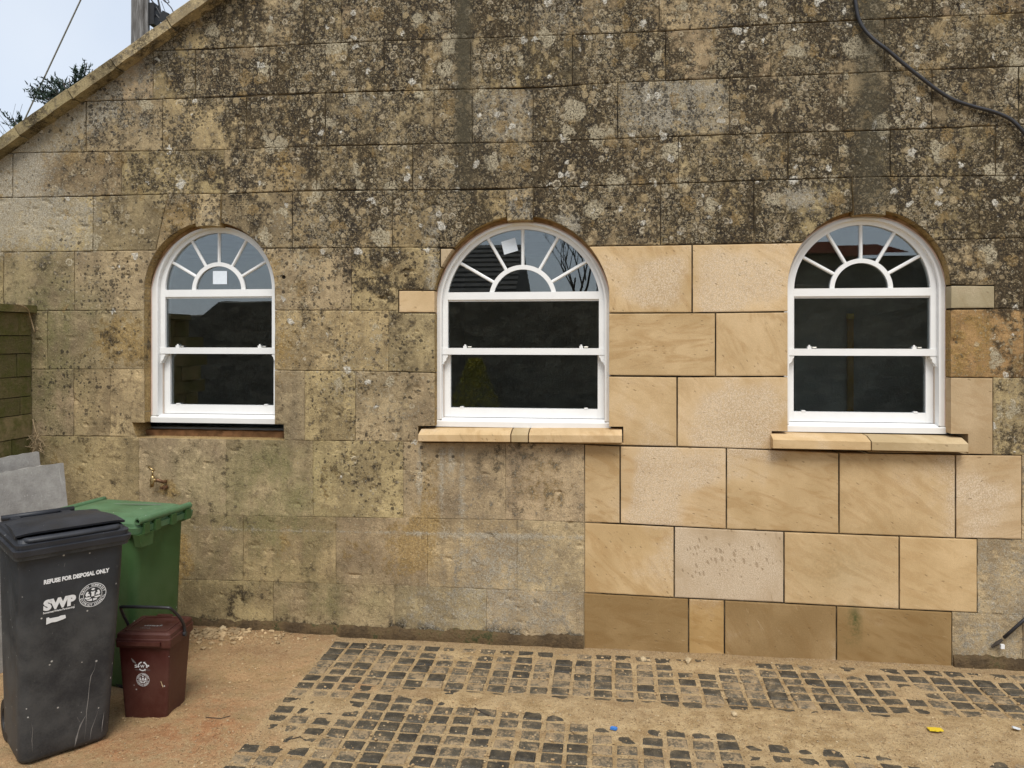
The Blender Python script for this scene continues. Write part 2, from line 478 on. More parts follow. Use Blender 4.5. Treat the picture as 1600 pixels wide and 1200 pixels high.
def mat_mossy():
    t = NT('mossy_block')
    P = t.pos()
    info = t.info()
    n1 = t.noise(P, 9, 6, 0.65)
    n2 = t.noise(P, 80, 5, 0.7)
    c = t.mix(info.outputs['Random'], (0.13, 0.108, 0.05), (0.26, 0.2, 0.1))
    c = t.mix(t.mul(t.step(n1, 0.38, 0.62), 0.75), c, (0.1, 0.105, 0.026))
    c = t.mix(t.mul(t.step(n1, 0.66, 0.75), 0.6), c, (0.14, 0.12, 0.02))
    c = t.mix(1.0, c, t.mix(n2, (0.55, 0.55, 0.55), (1.4, 1.4, 1.4)), 'MULTIPLY')
    t.bsdf(c, 0.95, t.bump(t.add(n1, n2), 0.008), 0, 0.15)
    MATS['mossy_block'] = t.m

def mat_rubble_wall():
    t = NT('rubble_walling')
    P = t.pos()
    Q = t.vmul(t.vadd(P, t.vmul(t.noise(P, 3, 3, out='Color'), (0.2, 0.2, 0.1))), (3.0, 3.0, 8.0))
    vo = t.voro(Q, 1.0)
    ve = t.voro(Q, 1.0, 'DISTANCE_TO_EDGE')
    fine = t.noise(P, 18, 6, 0.7)
    c = t.mix(t.sep(vo.outputs['Color'])[0], (0.12, 0.112, 0.09), (0.27, 0.25, 0.2))
    c = t.mix(t.step(fine, 0.4, 0.7), c, (0.08, 0.074, 0.058))
    c = t.mix(t.mul(t.step(t.add(ve.outputs['Distance'], t.mul(t.sub(fine, 0.5), 0.12)), 0.08, 0.02), 0.4), c, (0.05, 0.02, 0.017))
    t.bsdf(c, 0.95, t.bump(fine, 0.05), 0, 0.1)
    MATS['rubble_walling'] = t.m

def mat_leaf(name, a, b):
    t = NT(name)
    P = t.pos()
    n1 = t.noise(P, 6, 3)
    n2 = t.noise(P, 60, 2)
    t.bsdf(t.mix(t.step(t.add(n1, t.mul(t.sub(n2, .5), .6)), 0.35, 0.65), a, b), 0.7, None, 0, 0.3)
    MATS[name] = t.m

mat_old_stone(); mat_new_stone(); mat_mortar(); mat_damp_plinth(); mat_soil(); mat_sett(); mat_glass()
mat_wood_pole(); mat_slab(); mat_mossy(); mat_rubble_wall()
mat_leaf('conifer_green', (0.012, 0.026, 0.02), (0.035, 0.06, 0.04))
mat_leaf('shrub_green', (0.22, 0.22, 0.03), (0.55, 0.5, 0.08))
mat_plastic('black_plastic', (0.02, 0.024, 0.0305), (0.092, 0.092, 0.088), 0.45, 1.0, 0.42, (0.3, 0.3, 0.29))
mat_plastic('lid_plastic', (0.021, 0.023, 0.029), (0.07, 0.068, 0.068), 0.42, 0.7, 0.0, (0.25, 0.25, 0.25))
mat_plastic('green_plastic', (0.034, 0.085, 0.023), (0.07, 0.11, 0.045), 0.45, 0.7, 0.3, (0.3, 0.38, 0.25))
mat_plastic('green_lid_plastic', (0.075, 0.15, 0.072), (0.15, 0.21, 0.13), 0.42, 0.8, 0.0, (0.35, 0.45, 0.33))
mat_plastic('brown_plastic', (0.048, 0.0095, 0.0075), (0.1, 0.042, 0.03), 0.38, 0.35, 0.16, (0.25, 0.14, 0.1))
mat_plain('white_paint', (0.82, 0.82, 0.81), 0.32, 0, 0.5, 0.025, 6)
mat_plain('white_print', (0.78, 0.8, 0.82), 0.5, 0, 0.3, 0.03, 90)
mat_plain('grey_print', (0.22, 0.215, 0.21), 0.5, 0, 0.3, 0.1, 90)
mat_plain('black_rubber', (0.018, 0.018, 0.019), 0.6, 0, 0.4, 0.2, 20)
mat_plain('black_cable', (0.022, 0.022, 0.026), 0.45, 0, 0.5, 0.2, 20)
mat_plain('paper', (0.74, 0.8, 0.86), 0.6, 0, 0.3, 0.03, 60)
mat_plain('brass', (0.42, 0.3, 0.14), 0.38, 0.9, 0.5, 0.25, 80)
mat_plain('dull_metal', (0.4, 0.38, 0.34), 0.4, 0.8, 0.5, 0.2, 60)
mat_plain('copper_pipe', (0.2, 0.11, 0.06), 0.5, 0.6, 0.5, 0.3, 60)
mat_plain('sealant', (0.66, 0.5, 0.42), 0.8, 0, 0.2, 0.15, 14)
mat_plain('beige_bead', (0.6, 0.5, 0.42), 0.6, 0, 0.3, 0.05, 30)
mat_plain('plaster', (0.5, 0.51, 0.47), 0.9, 0, 0.2, 0.2, 3)
mat_plain('dark_floor', (0.08, 0.07, 0.06), 0.9, 0, 0.2, 0.2, 5)
mat_plain('raw_brown_stone', (0.2, 0.105, 0.05), 0.95, 0, 0.1, 0.35, 18, 0.006)
mat_plain('raw_tan_stone', (0.36, 0.225, 0.115), 0.95, 0, 0.1, 0.3, 18, 0.006)
mat_plain('light_board', (0.33, 0.34, 0.33), 0.7, 0, 0.2, 0.1, 9)
mat_plain('yellow_paint', (0.5, 0.27, 0.015), 0.5, 0, 0.4, 0.1, 20)
mat_plain('yellow_plastic', (0.75, 0.55, 0.03), 0.4, 0, 0.5, 0.06, 60)
mat_plain('blue_plastic', (0.04, 0.2, 0.6), 0.4, 0, 0.5, 0.06, 60)
mat_plain('pale_stone', (0.45, 0.35, 0.215), 0.9, 0, 0.2, 0.3, 40)
mat_plain('heap_stone', (0.4, 0.29, 0.165), 0.9, 0, 0.2, 0.4, 12)
mat_plain('brown_chip', (0.36, 0.25, 0.135), 0.9, 0, 0.2, 0.35, 40)
mat_plain('dry_stem', (0.36, 0.27, 0.16), 0.9, 0, 0.2, 0.25, 50)
mat_plain('dark_twig', (0.06, 0.05, 0.042), 0.9, 0, 0.2, 0.25, 20)
mat_plain('roof_slate', (0.06, 0.055, 0.05), 0.8, 0, 0.3, 0.35, 5, 0.01)
mat_plain('roof_red_tile', (0.22, 0.065, 0.04), 0.85, 0, 0.3, 0.3, 6, 0.01)
mat_plain('grey_render', (0.2, 0.19, 0.18), 0.9, 0, 0.2, 0.2, 3)
mat_plain('grass_verge', (0.1, 0.1, 0.05), 0.95, 0, 0.1, 0.3, 2)

# ---------------------------------------------------------------- object helpers
def new_obj(name, me, parent=None, mat=None, center=True):
    """links a mesh (built in its parent's space, or the world's) as one object with its origin at its middle"""
    o = bpy.data.objects.new(name, me)
    COL.objects.link(o)
    if center and len(me.vertices):
        a = np.empty(len(me.vertices) * 3, np.float32)
        me.vertices.foreach_get('co', a)
        a = a.reshape(-1, 3)
        c = (a.min(0) + a.max(0)) / 2
        a -= c
        me.vertices.foreach_set('co', a.ravel())
        o.location = Vector(c.tolist())
    if parent is not None:
        o.parent = parent
        if parent.get('_org'):
            o.location -= Vector(parent['_org'])
    if mat:
        me.materials.clear()
        me.materials.append(MATS[mat])
    return o

def bm_obj(name, bm, parent=None, mat=None, smooth=False, center=True):
    bmesh.ops.recalc_face_normals(bm, faces=bm.faces)
    me = bpy.data.meshes.new(name)
    bm.to_mesh(me)
    bm.free()
    if smooth:
        me.polygons.foreach_set('use_smooth', [True] * len(me.polygons))
    return new_obj(name, me, parent, mat, center)

def tag(o, label=None, cat=None, group=None, kind=None):
    if label: o['label'] = label
    if cat: o['category'] = cat
    if group: o['group'] = group
    if kind: o['kind'] = kind
    return o

def empty(name, loc, label, cat, rz=0.0, group=None, world_children=False):
    o = bpy.data.objects.new(name, None)
    COL.objects.link(o)
    o.location = loc
    o.rotation_euler = (0, 0, rz)
    o.empty_display_size = 0.1
    return tag(o, label, cat, group)

def add_box(bm, x0, x1, y0, y1, z0, z1, M=None):
    vs = [bm.verts.new(Vector(p) if M is None else M @ Vector(p)) for p in
          ((x0, y0, z0), (x1, y0, z0), (x1, y1, z0), (x0, y1, z0), (x0, y0, z1), (x1, y0, z1), (x1, y1, z1), (x0, y1, z1))]
    for f in ((0, 3, 2, 1), (4, 5, 6, 7), (0, 1, 5, 4), (1, 2, 6, 5), (2, 3, 7, 6), (3, 0, 4, 7)):
        bm.faces.new([vs[i] for i in f])
    return vs

def bevel(bm, w, seg=2):
    es = [e for e in bm.edges if len(e.link_faces) == 2 and e.calc_face_angle(0) > 0.5]
    bmesh.ops.bevel(bm, geom=es, offset=w, segments=seg, affect='EDGES', profile=0.5)

def add_prism(bm, poly, y0, y1, M=None):
    """closed outline in x,z extruded along y"""
    T = (lambda p: p) if M is None else (lambda p: M @ p)
    a = [bm.verts.new(T(Vector((x, y0, z)))) for x, z in poly]
    b = [bm.verts.new(T(Vector((x, y1, z)))) for x, z in poly]
    n = len(poly)
    bm.faces.new(a)
    bm.faces.new(b[::-1])
    for i in range(n):
        bm.faces.new((a[i], b[i], b[(i + 1) % n], a[(i + 1) % n]))

def add_ring(bm, outer, inner, y0, y1, closed=False):
    """band between two outlines of equal count in x,z, extruded along y"""
    n = len(outer)
    oa = [bm.verts.new((x, y0, z)) for x, z in outer]; ob = [bm.verts.new((x, y1, z)) for x, z in outer]
    ia = [bm.verts.new((x, y0, z)) for x, z in inner]; ib = [bm.verts.new((x, y1, z)) for x, z in inner]
    m = n if closed else n - 1
    for i in range(m):
        j = (i + 1) % n
        bm.faces.new((oa[i], oa[j], ia[j], ia[i]))
        bm.faces.new((ob[i], ib[i], ib[j], ob[j]))
        bm.faces.new((oa[i], ob[i], ob[j], oa[j]))
        bm.faces.new((ia[i], ia[j], ib[j], ib[i]))
    if not closed:
        bm.faces.new((oa[0], ia[0], ib[0], ob[0]))
        bm.faces.new((oa[-1], ob[-1], ib[-1], ia[-1]))

def add_tube(bm, pts, r, n=8, caps=True):
    pts = [Vector(p) for p in pts]
    rad = r if isinstance(r, (list, tuple)) else [r] * len(pts)
    rings = []
    side = None
    for i, p in enumerate(pts):
        d = (pts[min(i + 1, len(pts) - 1)] - pts[max(i - 1, 0)]).normalized()
        if side is None:
            side = d.orthogonal().normalized()
        side = (side - d * side.dot(d)).normalized()
        up = d.cross(side)
        rings.append([bm.verts.new(p + (side * math.cos(2 * math.pi * k / n) + up * math.sin(2 * math.pi * k / n)) * rad[i]) for k in range(n)])
    for a, b in zip(rings, rings[1:]):
        for k in range(n):
            bm.faces.new((a[k], a[(k + 1) % n], b[(k + 1) % n], b[k]))
    if caps:
        bm.faces.new(rings[0][::-1]); bm.faces.new(rings[-1])

def rrect(hx, hy, r, n=5, cx=0.0, cy=0.0):
    pts = []
    for (sx, sy, a0) in ((1, -1, -90), (1, 1, 0), (-1, 1, 90), (-1, -1, 180)):
        for k in range(n + 1):
            a = math.radians(a0 + 90 * k / n)
            pts.append((cx + sx * (hx - r) + r * math.cos(a), cy + sy * (hy - r) + r * math.sin(a)))
    return pts

def add_loft(bm, secs, cap0=True, cap1=True):
    """secs: list of lists of 3D points"""
    rings = [[bm.verts.new(p) for p in s] for s in secs]
    n = len(rings[0])
    for a, b in zip(rings, rings[1:]):
        for k in range(n):
            bm.faces.new((a[k], a[(k + 1) % n], b[(k + 1) % n], b[k]))
    if cap0: bm.faces.new(rings[0][::-1])
    if cap1: bm.faces.new(rings[-1])

def bez(p, n=12):
    """smooth curve through points (Catmull-Rom)"""
    p = [Vector(q) for q in p]
    q = [p[0] * 2 - p[1]] + p + [p[-1] * 2 - p[-2]]
    out = []
    for i in range(1, len(q) - 2):
        for k in range(n):
            t = k / n
            a, b, c, d = q[i - 1], q[i], q[i + 1], q[i + 2]
            out.append(0.5 * ((2 * b) + (c - a) * t + (2 * a - 5 * b + 4 * c - d) * t * t + (3 * b - a - 3 * c + d) * t ** 3))
    out.append(p[-1])
    return out

def text_flat(body, size, bold=0.0, spacing=1.0):
    """letters as flat polygons: (list of 2D points, list of faces), left end at 0 on the base line"""
    cu = bpy.data.curves.new('t', 'FONT')
    cu.body = body
    cu.size = size
    cu.offset = bold
    cu.space_character = spacing
    cu.resolution_u = 3
    ob = bpy.data.objects.new('t', cu)
    COL.objects.link(ob)
    dg = bpy.context.evaluated_depsgraph_get()
    me = bpy.data.meshes.new_from_object(ob.evaluated_get(dg))
    vs = [(v.co.x, v.co.y) for v in me.vertices]
    fs = [list(p.vertices) for p in me.polygons]
    bpy.data.objects.remove(ob); bpy.data.curves.remove(cu); bpy.data.meshes.remove(me)
    return vs, fs

def add_flat(bm, vs, fs, fn, thick=None):
    """put flat letter polygons on a surface through fn(x, y) -> 3D"""
    vv = [bm.verts.new(fn(x, y)) for x, y in vs]
    for f in fs:
        try: bm.faces.new([vv[i] for i in f])
        except ValueError: pass

def pebble(bm, c, r, seed, flat=0.7):
    rr = random.Random(seed)
    m = bmesh.ops.create_icosphere(bm, subdivisions=1, radius=1.0)['verts']
    R = Matrix.Rotation(rr.uniform(0, 6.28), 3, 'Z')
    sx, sy, sz = r * rr.uniform(0.8, 1.35), r * rr.uniform(0.7, 1.1), r * flat * rr.uniform(0.7, 1.2)
    for v in m:
        k = rr.uniform(0.72, 1.15)
        v.co = R @ Vector((v.co.x * sx * k, v.co.y * sy * k, v.co.z * sz * k)) + Vector(c)

# ---------------------------------------------------------------- the building: openings
class Win:
    pass
WINS = []
for nm, cx, ho, hg, R, zc, ztop, zt, gtop, fx, fan in (
        ('a', -2.612, 0.457, 0.380, 0.459, 2.241, 2.700, 2.257, 2.639, -2.599, (.190, .163, -.006)),
        ('b', -0.535, 0.5525, 0.487, 0.561, 2.140, 2.701, 2.226, 2.6275, -.5335, (.219, .190, -.045)),
        ('c', 1.549, 0.464, 0.396, 0.464, 2.233, 2.697, 2.2345, 2.6200, 1.5424, (.184, .157, -.003))):
    w = Win()
    w.nm, w.cx, w.ho, w.hg, w.R, w.zc, w.ztop, w.zt, w.gtop, w.fx, w.fan = nm, cx, ho, hg, R, zc, ztop, zt, gtop, fx, fan
    WINS.append(w)
ZB = 1.358                                   # bottom of the window frames

def arch(cx, half, zbot, R, zc, n=40):
    """outline from bottom left over the arch to bottom right"""
    R = max(R, half + 1e-4)
    zs = zc + math.sqrt(R * R - half * half)
    a0 = math.atan2(zs - zc, half)
    pts = [(cx - half, zbot)]
    for k in range(n + 1):
        a = (math.pi - a0) + (a0 - (math.pi - a0)) * k / n
        pts.append((cx + R * math.cos(a), zc + R * math.sin(a)))
    pts.append((cx + half, zbot))
    return pts

def uvpoly(pts, Y=D):
    return [wall(u, v, Y) for u, v in pts]

CUTS = {}
for w in WINS:
    CUTS['win_' + w.nm] = arch(w.cx, w.ho, ZB, w.R, w.zc, 36)
    CUTS['key_' + w.nm] = arch(w.cx, w.ho - .03, ZB, w.R - 0.027, w.zc, 36)
CUTS['sill_b'] = uvpoly([(653, 665.5), (653, 692), (974, 692.5), (974, 666.5)])
CUTS['sill_c'] = uvpoly([(1205.5, 673.5), (1205.5, 702), (1513, 708.5), (1513, 678)])
CUTS['void_a'] = uvpoly([(206, 660), (212, 684), (444, 688), (443, 663)])
CUTS['block_b'] = uvpoly([(622, 452.5), (622, 489.5), (700, 490), (700, 453)])
CUTS['block_d'] = uvpoly([(687, 387), (687, 418), (712, 418), (716, 387)])
CUTS['block_c'] = uvpoly([(1470, 444), (1470, 484), (1555, 483.5), (1555, 445)])
def hole(u, v, r):
    return uvpoly([(u + r * math.cos(a), v + r * math.sin(a)) for a in [k * math.pi / 4 for k in range(8)]])
CUTS['hole_1'] = hole(443, 433, 3.2)
CUTS['hole_2'] = hole(633, 421.5, 1.8)
CUTS['hole_3'] = hole(633.5, 431, 2.2)
def ccw(p):
    a = sum(p[i][0] * p[(i + 1) % len(p)][1] - p[(i + 1) % len(p)][0] * p[i][1] for i in range(len(p)))
    return p if a > 0 else p[::-1]
CUTS = {k: ccw(v) for k, v in CUTS.items()}
ALLWIN = ['win_a', 'win_b', 'win_c', 'sill_b', 'sill_c', 'void_a', 'hole_1', 'hole_2', 'hole_3']

# rake of the gable: bottom edge of the coping, from its front face
YC = D - 0.095
c0, c1 = wall(0, 233, YC), wall(268, 42, YC)
RS = (c1[1] - c0[1]) / (c1[0] - c0[0])
def rake(X): return c0[1] + RS * (X - c0[0])
XA = 0.9                                     # apex
XL = -5.05                                   # left corner of the building
XR = 2 * XA - XL

def cut_convex(bm, poly):
    xs = [p[0] for p in poly]; zs = [p[1] for p in poly]
    vx = [v.co.x for v in bm.verts]; vz = [v.co.z for v in bm.verts]
    if not vx or max(vx) < min(xs) or min(vx) > max(xs) or max(vz) < min(zs) or min(vz) > max(zs):
        return
    n = len(poly)
    for i in range(n):
        a, b = poly[i], poly[(i + 1) % n]
        no = Vector((b[1] - a[1], 0, -(b[0] - a[0])))
        if no.length < 1e-7: continue
        no.normalize()
        # only faces near the segment
        mx0, mx1 = min(a[0], b[0]) - .03, max(a[0], b[0]) + .03
        mz0, mz1 = min(a[1], b[1]) - .03, max(a[1], b[1]) + .03
        fs = []
        for f in bm.faces:
            fx = [v.co.x for v in f.verts]; fz = [v.co.z for v in f.verts]
            if max(fx) >= mx0 and min(fx) <= mx1 and max(fz) >= mz0 and min(fz) <= mz1:
                fs.append(f)
        if not fs: continue
        geom = set(fs)
        for f in fs:
            geom.update(f.edges); geom.update(f.verts)
        bmesh.ops.bisect_plane(bm, geom=list(geom), dist=1e-5, plane_co=(a[0], 0, a[1]), plane_no=no)
    dead = []
    for f in bm.faces:
        c = f.calc_center_median()
        if all((poly[(i + 1) % n][0] - poly[i][0]) * (c.z - poly[i][1]) - (poly[(i + 1) % n][1] - poly[i][1]) * (c.x - poly[i][0]) > -1e-7 for i in range(n)):
            dead.append(f)
    bmesh.ops.delete(bm, geom=dead, context='FACES')

def cut_half(bm, co_, no_):
    """keep what lies on the side opposite to the normal"""
    bmesh.ops.bisect_plane(bm, geom=bm.verts[:] + bm.edges[:] + bm.faces[:], dist=1e-5, plane_co=co_, plane_no=no_, clear_outer=True)

# ------------------------------------------------ where the weathering sits on the wall (survey coordinates)
def S(x): return 1 / (1 + np.exp(-np.clip(x, -30, 30)))
def G(U, V, cu, cv, ru, rv, a=1.0): return a * np.exp(-((U - cu) / ru) ** 2 - ((V - cv) / rv) ** 2)
def B(U, V, u0, u1, v0, v1, a=1.0, s=5.0): return a * S((U - u0) / s) * S((u1 - U) / s) * S((V - v0) / s) * S((v1 - V) / s)

def zones(U, V):
    up = S((395 - V) / 22)
    right = S((U - 370) / 75)
    grime = up * right * 0.95 + up * S((300 - V) / 60) * (1 - right) * 0.35
    grime += G(U, V, 620, 430, 90, 45, .5) + G(U, V, 300, 110, 120, 70, .35) + G(U, V, 480, 330, 120, 50, -.25)
    grime += B(U, V, 1478, 1800, 370, 484, .85) + G(U, V, 560, 480, 120, 60, .25) + G(U, V, 60, 430, 60, 60, .2)
    grime += B(U, V, 1553, 1800, 484, 710, .3) + G(U, V, 590, 735, 55, 45, .18) + G(U, V, 160, 540, 50, 60, .25)
    grime += G(U, V, 1100, 330, 300, 60, .1) - G(U, V, 640, 250, 120, 30, .2) - G(U, V, 560, 560, 60, 40, .1)
    grime += S((U - 270) / 8) * S((914 - U) / 2) * (.9 * S((V - (972 + (U - 300) * .03)) / 5) + G(U, V, 530, 975, 60, 10, .5) + G(U, V, 740, 985, 40, 10, .4))
    grime += G(U, V, 850, 690, 60, 30, .25) + B(U, V, 740, 790, 690, 800, .2, 12) + G(U, V, 400, 930, 40, 20, .3) + G(U, V, 560, 735, 60, 60, .1)
    bands = [(445, 17, -.5), (392, 9, .2), (560, 22, .15), (600, 12, -.2), (640, 25, -.2), (672, 16, -.35), (700, 9, -.3), (760, 9, .2), (778, 7, -.25), (812, 9, -.35), (892, 9, .25), (955, 20, .15), (1010, 14, -.2), (1090, 16, -.25), (1165, 14, .15), (1215, 18, -.3), (1270, 20, -.3), (1320, 12, .2), (1412, 15, -.1), (1470, 16, -.25), (1530, 20, .1), (1580, 20, -.25)]
    for cu, rw_, am in bands:
        grime += up * am * np.exp(-((U - cu - 6 * np.sin(V * .03 + cu)) / rw_) ** 2) * (0.55 + 0.45 * np.sin(V * .021 + cu * 1.7))
    lich = up * right * 0.9 + up * (1 - right) * 0.28
    lich += G(U, V, 500, 425, 35, 40, .8) + G(U, V, 520, 560, 60, 60, .45) + G(U, V, 620, 640, 60, 45, .5) + G(U, V, 440, 470, 40, 60, .4)
    lich += G(U, V, 560, 530, 100, 60, .35) + G(U, V, 1575, 540, 32, 50, .95) + G(U, V, 1590, 650, 40, 60, .75) + G(U, V, 1560, 430, 60, 40, .3)
    lich += G(U, V, 560, 740, 60, 60, .3) + G(U, V, 640, 745, 30, 40, .3) + G(U, V, 200, 470, 100, 80, .22)
    ochre0 = sum(up * .3 * np.exp(-((U - cu) / rw_) ** 2) * (0.5 + 0.5 * np.sin(V * .03 + cu)) for cu, rw_, am in bands if am < -.15)
    ochre = ochre0 + G(U, V, 195, 530, 55, 45, 1.0) + G(U, V, 425, 420, 20, 40, .7) + G(U, V, 440, 545, 30, 60, .6) + G(U, V, 310, 320, 50, 25, .5)
    ochre += G(U, V, 660, 110, 40, 40, .5) + G(U, V, 455, 100, 22, 40, .6) + G(U, V, 440, 250, 25, 40, .6) + G(U, V, 1560, 20, 50, 30, .7)
    ochre += G(U, V, 270, 350, 30, 30, .6) + G(U, V, 860, 260, 60, 40, .25) + G(U, V, 590, 620, 60, 60, .25) + G(U, V, 445, 850, 14, 40, .5) + G(U, V, 660, 840, 40, 60, .6)
    ochre += B(U, V, 1478, 1555, 486, 590, .55) + G(U, V, 100, 720, 80, 30, .35) + G(U, V, 520, 760, 70, 60, .3) + G(U, V, 276, 870, 22, 42, 1.6) + G(U, V, 262, 765, 20, 14, 1.0)
    ochre += G(U, V, 640, 860, 40, 50, .6) + G(U, V, 850, 760, 60, 60, .45) + B(U, V, 655, 690, 690, 830, .5, 8) + G(U, V, 900, 960, 14, 50, .5) + G(U, V, 560, 860, 60, 30, .35)
    green = G(U, V, 70, 600, 70, 130, .9) + G(U, V, 450, 760, 80, 60, .55) + G(U, V, 520, 945, 110, 40, .75) + G(U, V, 440, 830, 60, 50, .5)
    green += G(U, V, 120, 500, 70, 50, .5) + G(U, V, 300, 760, 90, 60, .35) + G(U, V, 60, 440, 60, 60, .4) + G(U, V, 580, 600, 90, 60, .2)
    green += B(U, V, 220, 470, 690, 960, .25, 25) + B(U, V, 385, 465, 690, 810, .5, 10) + B(U, V, 300, 520, 805, 905, .35, 20)
    slope = 233 - (191 / 268) * U
    dist = V - slope
    pale = S((75 - dist) / 16) * S((300 - U) / 60) * .75 + B(U, V, -300, 150, 300, 392, .95, 14) + B(U, V, -300, 70, 240, 308, .6, 10)
    pale += B(U, V, 736, 832, 140, 221, .6, 3) + B(U, V, 965, 1139, 124, 207, .75, 4) + G(U, V, 560, 170, 50, 25, .5) + G(U, V, 880, 20, 60, 40, .45)
    pale += G(U, V, 500, 350, 110, 30, .35) + G(U, V, 888, 350, 22, 24, .95) + G(U, V, 675, 420, 12, 60, .7) + G(U, V, 680, 340, 25, 40, .4)
    pale += G(U, V, 1250, 310, 60, 22, .75) + B(U, V, 793, 832, 295, 345, .55, 2) + G(U, V, 325, 330, 16, 20, .5) + G(U, V, 1120, 20, 30, 40, .4) + G(U, V, 220, 190, 80, 30, .35) + G(U, V, 1310, 20, 20, 60, .4)
    low = S((U - 640) / 20) * S((V - 690) / 5)
    pale += low * .2 + G(U, V, 655, 745, 3.5, 70, .8) + G(U, V, 690, 750, 4, 60, .6) + G(U, V, 705, 720, 6, 30, .7) + G(U, V, 722, 760, 4, 90, .5)
    pale += B(U, V, 620, 912, 920, 1000, .3, 8) + B(U, V, 1490, 1800, 845, 1030, .3, 6) + G(U, V, 610, 640, 60, 30, .3)
    pale += G(U, V, 780, 880, 90, 50, .45) + B(U, V, 300, 912, 825 + (U - 400) * .026, 829.5 + (U - 400) * .026, .75, 1.2) + G(U, V, 440, 430, 15, 30, .3)
    streak = B(U, V, 712, 737, -200, 225, .95, 3) + B(U, V, 712, 740, 225, 320, .5, 6) + B(U, V, 1336, 1384, -200, 330, .75, 7)
    streak += B(U, V, 818, 830, -200, 120, .3, 4) + B(U, V, 885, 898, 60, 140, .5, 4) + G(U, V, 760, 260, 10, 60, .25)
    streak += B(U, V, 478, 484, 690, 800, .2, 2) + G(U, V, 633, 740, 8, 60, .2)
    black = G(U, V, 330, 135, 110, 70, .75) + G(U, V, 250, 215, 90, 60, .75) + G(U, V, 520, 420, 60, 45, .8) + G(U, V, 590, 725, 60, 45, .5)
    black += up * right * .7 + up * G(U, V, 600, 150, 230, 160, .3) + G(U, V, 150, 440, 60, 50, .35) + G(U, V, 195, 450, 30, 30, .45) + G(U, V, 560, 560, 100, 60, .3) + G(U, V, 340, 280, 90, 40, .6)
    black += G(U, V, 210, 190, 130, 50, .2) + G(U, V, 120, 600, 60, 60, .25)
    cl = lambda a: np.clip(a, 0, 1)
    return cl(grime), cl(lich), cl(ochre), cl(green), cl(pale), cl(streak), cl(black)

def zones_new(U, V):
    bloom = B(U, V, 990, 1062, 408, 482, .8, 8) + G(U, V, 1120, 430, 60, 50, .5) + G(U, V, 1170, 650, 70, 50, .85) + G(U, V, 1020, 760, 40, 70, 1.0) + G(U, V, 1100, 740, 30, 40, .6)
    bloom += G(U, V, 1140, 880, 90, 60, .5) + G(U, V, 1540, 770, 60, 60, .5) + G(U, V, 1190, 690, 40, 20, .4)
    damp = G(U, V, 1334, 972, 7, 18, 2.2) + G(U, V, 1326, 1000, 12, 8, .5) + G(U, V, 1310, 890, 60, 40, .2)
    lich = G(U, V, 1575, 520, 30, 40, .8)
    cl = lambda a: np.clip(a, 0, 1)
    return cl(bloom), cl(damp), cl(lich)

def relief(x, z, amp, gouge):
    p = Vector((x, 0.37, z))
    r = noise.noise(p * 9) * 0.55 + noise.noise(p * 26) * 0.35 + noise.noise(p * 60) * 0.25
    y = r * amp
    if gouge:
        g = noise.noise(Vector((x * 9 + 40, 3.3, z * 24))) + .5 * noise.noise(Vector((x * 30, 7.3, z * 50)))
        if g > 0.5: y += (g - 0.5) * gouge
    return y

